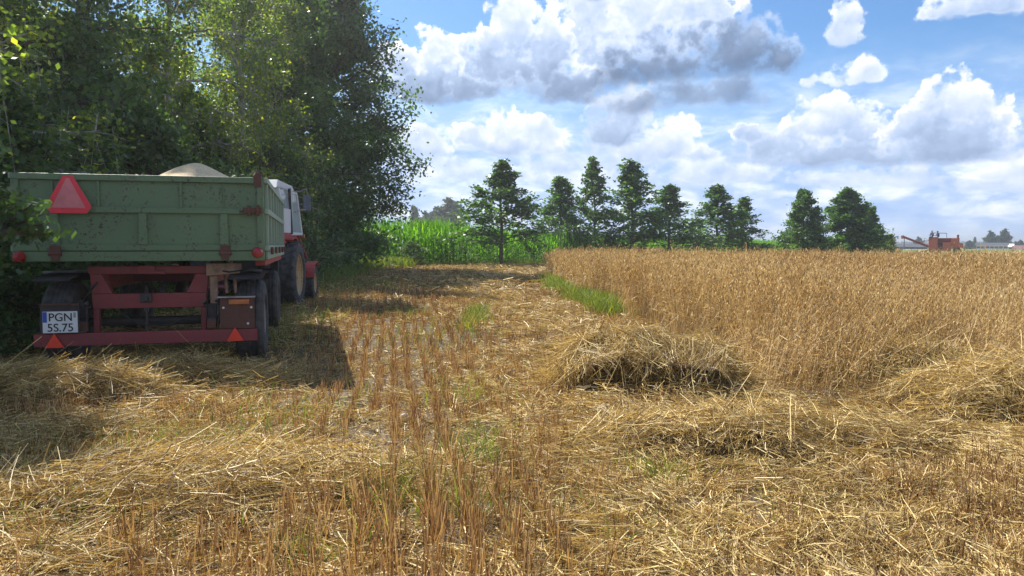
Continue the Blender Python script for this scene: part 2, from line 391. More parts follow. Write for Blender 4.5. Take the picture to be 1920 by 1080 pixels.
# --- layout masks
def oat_edge(y):      # left limit of the standing oats at distance y
    return np.interp(y, [6.4, 8.0, 9.6, 12.4, 18, 29.5], [2.45, 2.3, 2.2, 2.02, 1.65, 1.22])
def in_oats(x, y):
    fr = np.interp(x, [2.0, 2.6, 3.2, 3.8, 4.6, 6.3, 9, 25], [8.6, 7.3, 7.0, 7.9, 8.6, 9.0, 9.2, 11])+(vnoise(x, y, 1.7)-.5)*.7
    le = oat_edge(np.clip(y, 6.4, 30))+(vnoise(x, y, 1.9)-.5)*.35
    return (x > le) & (y > fr) & (y < 29.2-(x*.06))
PILES = [ # name-label, centre x,y, rx, ry, h, skew
 ('big loose heap of golden straw with a shaded hollow front, beside the standing oats', 1.18, 6.6, .95, .80, .40),
 ('long low ridge of yellow straw lying in front of the big straw heap', 1.62, 4.75, 1.05, .42, .13),
 ('small steep tuft of straw between the standing oats and the right edge ridge', 3.75, 7.05, .50, .55, .33),
 ('broad yellow straw ridge at the right edge of the field', 4.05, 5.75, 1.15, .80, .24),
 ('rounded dull straw mound near the left edge behind the trailer', -3.55, 6.15, .75, .50, .20),
 ('flattened swirl of straw across the bottom left of the field', -1.55, 3.75, 1.15, .50, .09),
 ('shaded straw hump just behind the trailer bumper', -3.0, 6.75, .95, .40, .14),
]
def pile_h(x, y):
    h = np.zeros_like(x)
    for (_, cx, cy, rx, ry, hh) in PILES:
        d = ((x-cx)/rx)**2+((y-cy)/ry)**2; h = np.maximum(h, hh*np.clip(1-d, 0, 1)**.6)
    return h
# rows of drilling: heading 9 degrees left of the view
RH = R(9.1); rdx, rdy = -math.sin(RH), math.cos(RH)
def straw_density(x, y):
    px, py = 960+F_PX*x/y, 460+1750/y
    d = .42+.5*vnoise(x, y, .9)*vnoise(x, y, 2.7)*2
    # far windrow running to the corn
    cx = np.interp(y, [6, 12, 20, 45], [.7, .35, -.6, -1.2]); d = d+1.1*np.exp(-((x-cx)/np.interp(y, [6, 45], [.8, 2.2]))**2)
    d = d+.9*sm(-2.0, -3.2, x/np.maximum(y, 1)*6)          # left by the trailer
    d = d+.9*np.exp(-(((px-330)/330)**2+((py-960)/110)**2))
    d = d+1.0*sm(1150, 1300, px)*sm(730, 790, py)
    d = d*(1-.78*np.exp(-(((px-760)/190)**4+((py-740)/190)**4)))
    d = d*(1-.35*np.exp(-(((px-950)/260)**4+((py-1000)/90)**4)))
    return np.clip(d+.05, .03, 2)/2
def stub_density(x, y):
    px, py = 960+F_PX*x/y, 460+1750/y
    d = .85+0*x
    d = d*(1-.85*np.exp(-(((px-380)/260)**2+((py-960)/75)**2)))
    d = d*(1-.8*sm(1250, 1400, px)*(1-sm(850, 930, py)))
    d = d*(1-.75*np.exp(-((x-np.interp(y, [6, 12, 20, 45], [.7, .35, -.6, -1.2]))/np.interp(y, [6, 45], [.55, 1.6]))**2))
    d = d*(1-.6*np.exp(-(((px-560)/150)**2+((py-880)/40)**2)))
    d = d*(1-.8*np.exp(-(((px-1130)/120)**2+((py-870)/45)**2)))
    mid = np.exp(-(((px-760)/240)**4+((py-660)/210)**4))
    bot = np.exp(-(((px-900)/420)**4+((py-990)/120)**4))
    d = d*(.15+.85*sm(.35, .6, .5*vnoise(x, y, 1.1)+.5*vnoise(x, y, 4.5))*(1-mid)+.7*mid+.45*bot)
    d = d*(1-.92*sm(640, 520, px)*sm(560, 600, py)*sm(790, 720, py))
    return np.clip(d*.95, 0, 1)
TR_O = (-3.732, 7.579)
def under_trailer(x, y):
    dx, dy = x-TR_O[0], y-TR_O[1]; a = dx*.9668+dy*.2554; b = -dx*.2554+dy*.9668
    return (abs(a) < 1.3) & (b > -.2) & (b < 11)

def build_stubble():
    parts = []
    for (y0, y1, n, w0, hs) in ((2.2, 8, 88000, .0036, 1), (8, 20, 170000, .0055, 1), (20, 47, 90000, .016, 1.0)):
        x, y = sample_ground(n, y0, y1)
        # snap to drill rows: a = across-row coordinate
        a = x*rdy-y*rdx; b = x*rdx+y*rdy; sp = .155
        row = np.round(a/sp); px_ = 960+F_PX*x/y; py_ = 460+1750/y; zone = np.exp(-(((px_-800)/300)**4+((py_-780)/330)**4)); a2 = np.where(rng.random(n) < .35+.6*zone, row*sp+rng.normal(0, .018, n), a)+(vnoise(b, row*3.1, .8)-.5)*.07
        tuft = .11*np.floor(b/.11)+.055
        b2 = np.where(rng.random(n) < .72, tuft+rng.normal(0, .016, n), b)
        x = a2*rdy+b2*rdx; y = -a2*rdx+b2*rdy
        keep = (rng.random(n) < stub_density(x, y)) & ~in_oats(x, y) & (pile_h(x, y) < .06) & (y > 2.1)
        gapn = vnoise(row*7.7, b, 2.2); keep &= gapn > .22
        keep &= ~(under_trailer(x, y) & (rng.random(n) < .6))
        keep &= x > -0.20*y-5.3
        x, y = x[keep], y[keep]; m = len(x)
        pxs = 960+F_PX*x/y; hgt = (.085+.085*rng.random(m))*(.70+.6*vnoise(x, y, .8))*(1+.22*np.exp(-((pxs-950)/260)**4)*(y < 4.3))
        tilt = np.abs(rng.normal(0, .20, m))+.5*rng.random(m)*(rng.random(m) < .22); az_ = rng.random(m)*2*PI
        D = dirs(az_, PI/2-tilt); P = np.stack([x, y, HZ(x, y)-.01], 1)
        w = w0*(.7+.7*rng.random(m))
        bend = rng.normal(0, .012, (m, 3)); bend[:, 2] *= .2
        # stalks stand facing the open field so they stay visible from either side
        parts.append(strips(P, D, hgt, w, bend, 1 if y0 >= 8 else 2, .8))
    V, Q = merge(parts)
    new_obj('stubble', np_mesh('stubble', V, Q), None, (M_stubble,), kind='stuff', label='reddish brown cut stubble standing in drilled rows across the field', category='stubble')
build_stubble()

def build_litter():
    parts = []
    def lay(x, y, az_, el_, up, l0, w0):
        m = len(x); up = up*(1-.85*np.exp(-(((x+2.5)/.6)**2+((y-7.6)/.9)**2))); P = np.stack([x, y, HZ(x, y)+.004+up], 1); L = l0*(.35+1.1*rng.random(m)); D = dirs(az_, el_)
        bend = rng.normal(0, .22, (m, 3))*L[:, None]; bend[:, 2] = -np.abs(bend[:, 2])*.3; P -= D*(L*.5)[:, None]
        parts.append(strips(P, D, L, w0*(.6+.9*rng.random(m)), bend, 2, .9))
    for (y0, y1, n, w0, l0) in ((2.2, 8, 105000, .0030, .11), (8, 20, 110000, .0062, .17), (20, 47, 80000, .018, .30)):
        x, y = sample_ground(n, y0, y1)
        den = straw_density(x, y); den = den*(.05+1.45*sm(.36, .74, .6*vnoise(x, y, 1.9)+.4*vnoise(x, y, 6)))
        keep = (rng.random(n) < den) & (~in_oats(x, y) | (rng.random(n) < .3)) & (y > 2.1) & (x > -0.20*y-5.3)
        x, y = x[keep], y[keep]; m = len(x); den = den[keep]
        lay(x, y, rng.normal(0, .9, m)+(vnoise(x, y, .6)-.5)*7, rng.normal(.03, .22, m), rng.random(m)**2.2*(.05+.12*den), l0, w0)
    for (y0, y1, nc, per, sg, w0, l0, hg) in ((2.2, 5.2, 2300, 62, .075, .0032, .17, .055), (5.2, 9, 2600, 50, .10, .0044, .19, .065), (9, 18, 2600, 34, .17, .008, .26, .08), (18, 47, 2600, 22, .45, .02, .45, .10)):
        cx, cy = sample_ground(nc, y0, y1); k = (rng.random(nc) < straw_density(cx, cy)*1.15*(.10+1.7*vnoise(cx, cy, 1.4))) & ~in_oats(cx, cy) & (cx > -0.20*cy-5.3) & (pile_h(cx, cy) < .1)
        cx, cy = cx[k], cy[k]; nc = len(cx); sz = .5+.9*rng.random(nc); caz = (vnoise(cx, cy, .6)-.5)*7+rng.normal(0, .5, nc); cel = .6+1.1*rng.random(nc)
        i = np.repeat(np.arange(nc), per); m = len(i); gx_, gy_ = rng.normal(size=m), rng.normal(size=m); c, s_ = np.cos(caz[i]), np.sin(caz[i])
        u, v = gx_*sg*sz[i]*cel[i], gy_*sg*sz[i]*.6; x = cx[i]+u*c-v*s_; y = cy[i]+u*s_+v*c
        dome_ = np.exp(-(gx_**2+gy_**2)*.5); up = hg*sz[i]*dome_*(.55+.6*rng.random(m))
        kk = y > 2.1; lay(x[kk], y[kk], (caz[i]+rng.normal(0, .55, m))[kk], (rng.normal(.0, .22, m)-gx_*.12)[kk], up[kk], l0, w0)
    # chaff and broken leaf flakes
    for (y0, y1, n, w0) in ((2.2, 9, 60000, .010),):
        x, y = sample_ground(n, y0, y1); k = ~in_oats(x, y); x, y = x[k], y[k]; m = len(x)
        P = np.stack([x, y, HZ(x, y)+.006+.02*rng.random(m)], 1); D = dirs(rng.random(m)*2*PI, rng.normal(0, .35, m))
        parts.append(strips(P, D, .012+.035*rng.random(m), w0*(.4+.7*rng.random(m)), np.zeros((m, 3)), 1, .4))
    V, Q = merge(parts)
    new_obj('loose_straw', np_mesh('loose_straw', V, Q), None, (M_straw,), kind='stuff', label='pale loose straw and chaff littered over the stubble', category='straw')
build_litter()

def build_piles():
    for (lab, cx, cy, rx, ry, hh) in PILES:
        # core mound
        na, nr = 56, 16; vs = []; seed = rng.random()*50
        def shape(u, a):
            rr = 1+.28*(vnoise(np.cos(a)*2.2+seed, np.sin(a)*2.2, 1.0)-.5)*2
            s1 = sm(.05, -.55, np.sin(a))*(hh > .3); ue = u*(1-s1)+s1*np.interp(u, [0, .62, .8, 1], [0, .88, .82, .68])
            x = cx+rx*(u*.8+ue*.2)*rr*np.cos(a); y = cy+ry*ue*rr*np.sin(a)
            f = .55-.27*sm(.1, -.7, np.sin(a))+.25*sm(0, .8, np.sin(a))          # steeper towards the camera side
            z = hh*np.clip(1-u**2.4, 0, 1)**f*(.60+.75*vnoise(x, y, 2.6)) + (vnoise(x, y, 9)-.5)*.05*(hh > .1)*(1-u)
            return x, y, z
        U = np.linspace(0, 1.0, nr); A = np.linspace(0, 2*PI, na, endpoint=False); UU, AA = np.meshgrid(U, A, indexing='ij')
        X, Y, Z = shape(UU, AA); Vm = np.stack([X-cx, Y-cy, Z*.86+HZ(X, Y)-.015], -1).reshape(-1, 3)
        i, j = np.meshgrid(np.arange(nr-1), np.arange(na), indexing='ij'); j2 = (j+1) % na
        Qm = np.stack([i*na+j, (i+1)*na+j, (i+1)*na+j2, i*na+j2], -1).reshape(-1, 4)
        # strands: tangent to the mound with disorder
        n = int(13500*(rx*ry)**.8)+3500; u = np.sqrt(rng.random(n))*1.12; a = rng.random(n)*2*PI
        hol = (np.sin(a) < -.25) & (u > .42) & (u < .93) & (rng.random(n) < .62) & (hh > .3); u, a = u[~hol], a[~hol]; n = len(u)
        x, y, z = shape(np.minimum(u, .999), a); x = cx+(x-cx)*np.maximum(u, 1); y = cy+(y-cy)*np.maximum(u, 1)
        e = .04; zx = (shape(np.minimum(u, .999), a+e)[2]-z)
        sw = (vnoise(x, y, 1.3)-.5)*5+seed
        az_ = sw+rng.normal(0, .75, n)
        # drape: direction follows local slope by finite difference of mound height along az
        def hz(xx, yy):
            uu = np.sqrt(((xx-cx)/rx)**2+((yy-cy)/ry)**2); aa = np.arctan2((yy-cy)/ry, (xx-cx)/rx)
            return shape(np.minimum(uu, .999), aa)[2]
        L = (.12+.34*rng.random(n)**1.3)*(1.0 if hh > .1 else .85)
        x1, y1 = x+np.cos(az_)*L*.5, y+np.sin(az_)*L*.5
        slope = (hz(x1, y1)-z)/(L*.5); el_ = np.arctan(np.clip(slope, -2.5, 1.2))+rng.normal(.02, .17, n)
        D = dirs(az_, el_)
        lift = rng.random(n)**2*.07*(1+hh)-.01
        P = np.stack([x-cx, y-cy, z+HZ(x, y)+lift], 1)-D*(L*.35)[:, None]
        bend = rng.normal(0, .20, (n, 3))*L[:, None]; bend[:, 2] -= .10*L
        Vs, Qs = strips(P, D, L, .0034*(.6+1.0*rng.random(n)), bend, 3, .85)
        V, Q = merge([(Vm, Qm), (Vs, Qs)])
        mi = np.concatenate([np.ones(len(Qm), int), np.zeros(len(Qs), int)])
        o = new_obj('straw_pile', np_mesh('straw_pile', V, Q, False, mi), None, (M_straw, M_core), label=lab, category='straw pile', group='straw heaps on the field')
        o.location = (cx, cy, 0)
M_core = plain('shade dark straw', (.075, .05, .025), .9, var=.5, scale=25)  # mound core coloured dark to stand in for shade in the hollow
build_piles()

# ------------------------------------------------------------------ standing oats
def oat_plants(x, y, hgt, tilt, taz, w, nsp, sps, seg):
    n = len(x); P = np.stack([x, y, HZ(x, y)], 1); D = dirs(taz, PI/2-tilt)
    bend = np.stack([np.cos(taz), np.sin(taz), -np.full(n, .45)], 1)*(hgt*(.10+.12*rng.random(n)))[:, None]
    parts = [strips(P, D, hgt, w, bend, seg, .55)]
    # drooping leaves
    for k in range(2):
        t = .25+.4*rng.random(n); Pl = P+D*(hgt*t)[:, None]+bend*(t*t)[:, None]; a = rng.random(n)*2*PI
        L = .16+.16*rng.random(n)
        bl = np.zeros((n, 3)); bl[:, 2] = -L*(.8+.6*rng.random(n))
        parts.append(strips(Pl, dirs(a, .7+.3*rng.random(n)), L, w*2.0, bl, 2, .25))
    # spikelets in the open panicle
    for k in range(nsp):
        t = .72+.30*(k+rng.random(n))/nsp; C = P+D*(hgt*t)[:, None]+bend*(t*t)[:, None]
        a = rng.random(n)*2*PI; off = (.055-.12*np.abs(t-.84))*(.5+rng.random(n))
        C = C+np.stack([np.cos(a)*off, np.sin(a)*off, -.02*rng.random(n)], 1)
        Ds = dirs(a, -.9-.5*rng.random(n))
        parts.append(strips(C, Ds, sps*(.8+.5*rng.random(n)), sps*.42*(.7+.6*rng.random(n)), np.zeros((n, 3)), 1, .25))
    return parts
def build_oats():
    parts = []
    for (y0, y1, dens, w, nsp, sps, seg) in ((6.4, 12, 330, .0042, 14, .028, 3), (12, 19, 210, .007, 11, .036, 2), (19, 30, 120, .012, 9, .045, 2)):
        n = int(dens*.72*(y1*y1-y0*y0)); x, y = sample_ground(n, y0, y1, .72, .8)
        k = in_oats(x, y) & (x < .72*y+.8); x, y = x[k], y[k]; n = len(x)
        h = (1.02+.10*rng.normal(size=n))*(.93+.14*vnoise(x, y, .9))*np.interp(x, [1, 20], [1.02, .93])
        # lodged front right: stalks lean to the right and towards the camera
        lod = sm(3.2, 4.6, x)*sm(15.5, 9.5, y)*(.5+.7*vnoise(x, y, .45)); lod = np.clip(lod, 0, 1)
        tilt = np.abs(rng.normal(.05, .07, n))+lod*(.55+.35*rng.random(n)); taz = np.where(rng.random(n) < lod*1.6+.02, rng.normal(-.05, .22, n), rng.random(n)*2*PI)
        front = sm(1.4, 0, y-np.interp(x, [2.0, 2.6, 3.2, 3.8, 4.6, 6.3, 9, 25], [8.6, 7.3, 7.0, 7.9, 8.6, 9.0, 9.2, 11]))
        tilt = tilt+front*.14*rng.random(n)
        h = h*(1-front*.10*rng.random(n))
        parts += oat_plants(x, y, h, tilt, taz, np.full(n, w), nsp, sps, seg)
    # scattered uncut and half-flattened stalks in front of the stand
    n = 15000; x = 1.9+rng.random(n)*5.0; y = 5.9+rng.random(n)*3.2
    k = (x < .70*y+.4) & (x > 2.0+(y-6)*.2) & (pile_h(x, y) < .05) & (rng.random(n) < sm(5.8, 8.6, y)+.12); x, y = x[k], y[k]; n = len(x)
    h = .40+.55*rng.random(n); tilt = np.abs(rng.normal(.30, .28, n)); taz = rng.normal(.1, 1.0, n)
    parts += oat_plants(x, y, h, tilt, taz, np.full(n, .0045), 8, .022, 2)
    V, Q = merge(parts)
    new_obj('oats', np_mesh('oats', V, Q), None, (M_oat,), kind='stuff', label='standing ripe brown oats filling the right of the field', category='oats')
build_oats()

# ------------------------------------------------------------------ green weeds and grass
def build_grass():
    parts = []
    def patch(x, y, h0, w0, green=1):
        n = len(x); P = np.stack([x, y, HZ(x, y)-.01], 1); az_ = rng.random(n)*2*PI; t = np.abs(rng.normal(.15, .2, n))
        D = dirs(az_, PI/2-t); h = h0*(.5+.8*rng.random(n)); bend = np.stack([np.cos(az_), np.sin(az_), -.5+0*az_], 1)*(h*(.1+.4*rng.random(n)))[:, None]
        parts.append(strips(P, D, h, w0*(.6+.8*rng.random(n)), bend, 3, .15))
    # strip along the oat edge
    n = 11000; y = 13.2+rng.random(n)**1.3*13; x = oat_edge(y)-.05+rng.normal(0, .22, n)-.10*(y < 17)
    k = (.6*vnoise(x, y, .8)+.4*vnoise(x, y, 3.1) > .42) & (rng.random(n) < sm(12.2, 15.5, y)*.7+.1); patch(x[k], y[k], .34, .013)
    # tuft in the middle distance
    for (px, py, sx, sy, n, h, w) in ((893, 603, .10, .9, 700, .24, .012), (760, 590, .3, .5, 200, .2, .012), (905, 880, .10, .22, 150, .24, .007), (1228, 893, .08, .10, 110, .18, .006), (1650, 712, .22, .3, 420, .30, .008),
        (880, 745, .18, .35, 100, .22, .008), (755, 985, .10, .14, 90, .26, .006), (735, 930, .15, .2, 120, .2, .006), (575, 1065, .12, .08, 90, .16, .006), (265, 870, .3, .35, 260, .16, .007),
        (880, 985, .06, .08, 60, .2, .006), (505, 790, .35, .5, 170, .22, .008), (390, 840, .3, .3, 110, .2, .007), (1110, 1000, .3, .2, 90, .18, .006), (820, 640, .5, .9, 260, .2, .010), (1480, 900, .5, .4, 160, .12, .006),
        (570, 600, .4, 1.2, 220, .30, .012), (530, 650, .3, .6, 120, .26, .01), (640, 545, 1.0, 2.0, 900, .25, .018), (100, 980, .4, .3, 220, .16, .007), (60, 850, .3, .3, 160, .16, .007)):
        cx, cy = from_px(px, py); patch(cx+rng.normal(0, sx, n), cy+rng.normal(0, sy, n), h, w)
    # sparse sprigs everywhere
    n = 5200; x, y = sample_ground(n, 2.6, 26); k = ~in_oats(x, y) & (vnoise(x, y, .5) > .55) & (x > -.2*y-5.3) & (pile_h(x, y) < .05); patch(x[k], y[k], .18, .008)
    # verge under the maize and along the trees
    n = 26000; y = 12+rng.random(n)*36; x = np.interp(y, [12, 20, 30, 38, 48], [-7.6, -7.6, -7.8, -8.8, -9.5])+rng.normal(0, .8, n); patch(x, y, .45, .03)
    n = 9000; x = -11+rng.random(n)*5.5; y = np.interp(x, [-12, -4, 2.5], [42, 44.5, 48])+rng.normal(0, .8, n); patch(x, y, .6, .04)
    n = 5000; x = -6+rng.random(n)*9.5; y = np.interp(x, [-12, -4, 2.5], [43.5, 46, 49])+rng.normal(0, .4, n); patch(x, y, .35, .03)
    V, Q = merge(parts)
    new_obj('grass', np_mesh('grass', V, Q), None, (M_grass,), kind='stuff', label='bright green grass and weeds growing in patches between the straw', category='grass')
build_grass()

# ------------------------------------------------------------------ maize
def maize_plant(seed):
    r = np.random.default_rng(seed); parts = []; H = 2.45
    z = np.zeros((1, 3)); parts.append(strips(z, np.array([[0, 0, 1.]]), np.array([H]), np.array([.03]), np.array([[r.normal()*.05, r.normal()*.05, 0]]), 3, .4, np.array([[1., 0, 0]])))
    parts.append(strips(z, np.array([[0, 0, 1.]]), np.array([H]), np.array([.03]), np.array([[0, 0, 0]]), 3, .4, np.array([[0., 1, 0]])))
    n = 12; hz = np.linspace(.12, 2.15, n)+r.normal(0, .04, n); a = np.arange(n)*PI+r.normal(0, .35, n)+r.random()*6
    el_ = np.linspace(.8, 1.35, n)+r.normal(0, .1, n); L = .60+.25*r.random(n)-.25*(hz > 1.9); P = np.stack([0*a, 0*a, hz], 1)
    D = dirs(a, el_); side = np.stack([-np.sin(a), np.cos(a), 0*a], 1); bend = np.zeros((n, 3)); bend[:, 2] = -L*(.55+.45*r.random(n))*np.linspace(1, .45, n)
    V, Q = strips(P, D, L, np.full(n, .10), bend, 4, .12, side); parts.append((V, Q))
    nt = 5; at = r.random(nt)*2*PI; parts.append(strips(np.tile([[0, 0, H-.08]], (nt, 1)), dirs(at, np.full(nt, 1.2)), np.full(nt, .32), np.full(nt, .018), np.zeros((nt, 3)), 1, .5))
    return merge(parts)
def build_maize():
    protos = [maize_plant(s) for s in range(6)]
    front = [(-14, 43.5), (-4, 46.5), (2.5, 50), (10, 62), (25, 80), (38, 105), (70, 150)]
    pts = []
    for i in range(len(front)-1):
        (xa, ya), (xb, yb) = front[i], front[i+1]; L = math.hypot(xb-xa, yb-ya); nrow = 9 if i < 2 else 6
        dx, dy = (xb-xa)/L, (yb-ya)/L; s = np.arange(0, L, .20 if i < 4 else .3)
        for k in range(nrow):
            ss = s+rng.normal(0, .03, len(s)); off = k*.72+rng.normal(0, .05, len(s))
            pts.append(np.stack([xa+dx*ss-dy*off, ya+dy*ss+dx*off], 1))
    P = np.concatenate(pts); n = len(P); idx = rng.integers(0, 6, n); rot = rng.random(n)*2*PI
    sc = np.interp(P[:, 0], [-14, -5, 2.5, 10, 25, 40], [1.06, 1.06, .80, .78, .74, .70])*(1+rng.normal(0, .05, n))
    out = []
    for k in range(6):
        m = idx == k; V, Q = protos[k]; c, s_ = np.cos(rot[m]), np.sin(rot[m]); S = sc[m]
        X = (V[None, :, 0]*c[:, None]-V[None, :, 1]*s_[:, None])*S[:, None]+P[m, 0][:, None]
        Y = (V[None, :, 0]*s_[:, None]+V[None, :, 1]*c[:, None])*S[:, None]+P[m, 1][:, None]
        Z = V[None, :, 2]*S[:, None]+0*X
        nn = m.sum(); out.append((np.stack([X, Y, Z], -1).reshape(-1, 3), (Q[None]+(np.arange(nn)*len(V))[:, None, None]).reshape(-1, 4)))
    V, Q = merge(out)
    new_obj('maize', np_mesh('maize', V, Q), None, (M_corn,), kind='stuff', label='tall green maize crop standing behind the cut field', category='maize')
build_maize()

# ------------------------------------------------------------------ trees
def tubes_np(paths, rads, n=5):
    """paths list of (k,3) arrays, rads list of (k,) arrays"""
    Vs, Qs, b = [], [], 0
    for p, r in zip(paths, rads):
        k = len(p); d = np.gradient(p, axis=0); d /= np.linalg.norm(d, axis=1, keepdims=True)+1e-9
        ref = np.where(np.abs(d[:, 2:3]) > .9, np.array([[1., 0, 0]]), np.array([[0, 0, 1.]])); u = np.cross(d, ref); u /= np.linalg.norm(u, axis=1, keepdims=True)+1e-9; w = np.cross(d, u)
        a = np.arange(n)*2*PI/n
        V = p[:, None, :]+(u[:, None, :]*np.cos(a)[None, :, None]+w[:, None, :]*np.sin(a)[None, :, None])*r[:, None, None]
        i, j = np.meshgrid(np.arange(k-1), np.arange(n), indexing='ij'); j2 = (j+1) % n
        Vs.append(V.reshape(-1, 3)); Qs.append(np.stack([i*n+j, i*n+j2, (i+1)*n+j2, (i+1)*n+j], -1).reshape(-1, 4)+b); b += k*n
    return np.concatenate(Vs), np.concatenate(Qs)
def leaves_np(C, size, r, flat=.5):
    n = len(C); nrm = r.normal(size=(n, 3)); nrm[:, 2] += flat*2; nrm /= np.linalg.norm(nrm, axis=1, keepdims=True)
    u = np.cross(nrm, r.normal(size=(n, 3))); u /= np.linalg.norm(u, axis=1, keepdims=True)+1e-9; v = np.cross(nrm, u)
    s = size*(.6+.8*r.random(n)); u = u*s[:, None]*.5; v = v*s[:, None]*.34
    V = np.stack([C-u, C-v+u*.1, C+u, C+v+u*.1], 1).reshape(-1, 3)
    return V, np.arange(4*n).reshape(-1, 4)
def make_tree_meshes(seed, H, base, prof, nl, leafn, leaf, droop=0.0, el=(5, 60), trunk_r=.12, clump=.28, wander=.1, nsub=7, strings=0, lean=(0, 0), mat=None, bark=None, flat=.4):
    r = np.random.default_rng(seed); paths, rads = [], []
    tz = np.linspace(0, 1, 9); tp = np.stack([lean[0]*tz**1.5+r.normal(0, wander, 9)*tz, lean[1]*tz**1.5+r.normal(0, wander, 9)*tz, H*.97*tz], 1); tp[0, :2] = 0
    paths.append(tp); rads.append(trunk_r*(1-tz)**.8+.012)
    C = []
    for i in range(nl):
        t = (i+r.random())/nl; z = base+(H-base)*t*.98; az_ = i*2.39996+r.normal(0, .35)
        Rr = prof(t)*(.60+.60*r.random()); e = R(el[0]+(el[1]-el[0])*t+r.normal(0, 9))
        o = np.array([np.interp(z*(.86+.13*t), tp[:, 2], tp[:, 0]), np.interp(z*(.86+.13*t), tp[:, 2], tp[:, 1]), z*(.86+.13*t) if t > .1 else z])
        k = 6; s = np.linspace(0, 1, k)[:, None]; d = np.array([math.cos(az_)*math.cos(e), math.sin(az_)*math.cos(e), math.sin(e)])
        side = np.array([-math.sin(az_), math.cos(az_), 0])*r.normal(0, .15)
        p = o+d*Rr*s+side*Rr*s*s+np.array([0, 0, -droop*Rr])*s**2+r.normal(0, .03, (k, 3))*Rr*s
        paths.append(p); rads.append((trunk_r*.38*(1-t*.6))*(1-s[:, 0])**.7+.006)
        for j in range(nsub):
            q = .28+.72*(j+r.random())/nsub; b0 = np.array([np.interp(q, s[:, 0], p[:, c]) for c in range(3)])
            a2 = az_+r.normal(0, .9); e2 = e*.5+r.normal(0, .5); L = Rr*(.20+.26*r.random())*(1.15-.5*q)+.15
            d2 = np.array([math.cos(a2)*math.cos(e2), math.sin(a2)*math.cos(e2), math.sin(e2)]); s2 = np.linspace(0, 1, 4)[:, None]
            p2 = b0+d2*L*s2+np.array([0, 0, -droop*L])*s2**2
            paths.append(p2); rads.append(.018*(1-s2[:, 0])+.004)
            m = max(3, int(leafn*(.5+r.random()))); tt = .25+.8*r.random(m); base_p = b0+d2*(L*tt)[:, None]+np.array([0, 0, -droop*L])*(tt**2)[:, None]
            C.append(base_p+r.normal(0, clump*(1-.5*t), (m, 3))*np.array([1, 1, .62]))
            for h in range(strings):
                m2 = int(leafn*.6); q3 = r.random(); st = b0+d2*L*q3; Ls = .6+1.4*r.random(); tt = r.random(m2); dr = np.array([r.normal(0, .12), r.normal(0, .12), -1])
                C.append(st+dr*(Ls*tt)[:, None]+r.normal(0, .06, (m2, 3)))
                s4 = np.linspace(0, 1, 3)[:, None]; paths.append(st+dr*Ls*s4); rads.append(np.full(3, .004))
    mt = int(leafn*1.5); zt_ = 1-.16*r.random(mt)**1.5; C.append(np.stack([np.interp(zt_*H*.97, tp[:, 2], tp[:, 0]), np.interp(zt_*H*.97, tp[:, 2], tp[:, 1]), zt_*H*1.0], 1)+r.normal(0, clump*.42, (mt, 3))*(1.22-zt_)[:, None]*3)
    C = np.concatenate(C); C = C[C[:, 2] > .05]
    tv, tq = tubes_np(paths, rads); lv, lq = leaves_np(C, leaf, r, flat)
    tm = np_mesh('trunk', tv, tq, True); tm.materials.append(bark or M_bark)
    lm = np_mesh('crown', lv, lq); lm.materials.append(mat)
    return tm, lm
def place_tree(meshes, name, loc, rz, sc, label, cat, group=None):
    t = empty(name, loc, rz, label=label, category=cat)
    if group: t['group'] = group
    t.scale = sc if isinstance(sc, tuple) else (sc, sc, sc)
    a = new_obj('trunk', meshes[0], t); b = new_obj('crown', meshes[1], t)
    return t
dome = lambda Rm, p=.5, low=.6: (lambda t: Rm*(low+(1-low)*min(1, t*4))*max(.12, (1-t**1.6))**p)
cone = lambda Rm, p=.8, low=.75: (lambda t: Rm*(low+(1-low)*min(1, t*6))*max(.07, (1-t))**p)
# tall belt on the left
oakm = make_tree_meshes(11, 15.5, .9, dome(5.0, .42, .50), 84, 110, .17, droop=.12, el=(0, 62), trunk_r=.26, clump=.42, nsub=9, mat=M_leaf_dark)
oak2 = make_tree_meshes(12, 13.5, .7, dome(4.3, .5, .6), 54, 66, .16, droop=.2, el=(-5, 60), trunk_r=.22, clump=.34, nsub=9, mat=M_leaf_dark)
birch1 = make_tree_meshes(21, 14.0, 1.2, dome(3.7, .55, .6), 50, 42, .105, droop=.35, el=(15, 68), trunk_r=.16, clump=.26, nsub=8, strings=2, mat=M_leaf_birch, bark=M_birchbark)
birch2 = make_tree_meshes(22, 12.5, .9, dome(3.4, .55, .6), 46, 42, .10, droop=.4, el=(10, 65), trunk_r=.14, clump=.26, nsub=8, strings=2, mat=M_leaf_birch, bark=M_birchbark)
BG = 'tall trees of the belt on the left'
place_tree(oakm, 'oak_tree', (-9.2, 36.5, 0), 1.4, 1.0, 'dark broad oak at the far right end of the belt, beside the maize', 'tree', BG)
place_tree(oak2, 'oak_tree', (-10.2, 39.5, 0), 3.6, (1.05, 1.05, 1.1), 'dense dark tree whose crown shows just behind the oak that ends the belt', 'tree', BG)
place_tree(oak2, 'oak_tree', (-9.9, 31.6, 0), 2.1, 1.02, 'dark leafy tree just left of the oak that ends the belt', 'tree', BG)
place_tree(birch1, 'birch_tree', (-9.6, 26.6, 0), 1.0, (1, 1, 1.05), 'tall birch with a pale trunk beside the dark end trees, above the tractor cab', 'tree', BG)
place_tree(birch2, 'birch_tree', (-10.2, 22.6, 0), 3.0, 1.08, 'yellow green drooping birch rising above the right corner of the trailer', 'tree', BG)
place_tree(birch1, 'birch_tree', (-11.2, 19.6, 0), 4.4, .92, 'birch with hanging twigs above the grain heap', 'tree', BG)
place_tree(oak2, 'alder_tree', (-11.2, 16.6, 0), 5.2, (.85, .85, .95), 'dark shaded tree above the warning triangle of the trailer', 'tree', BG)
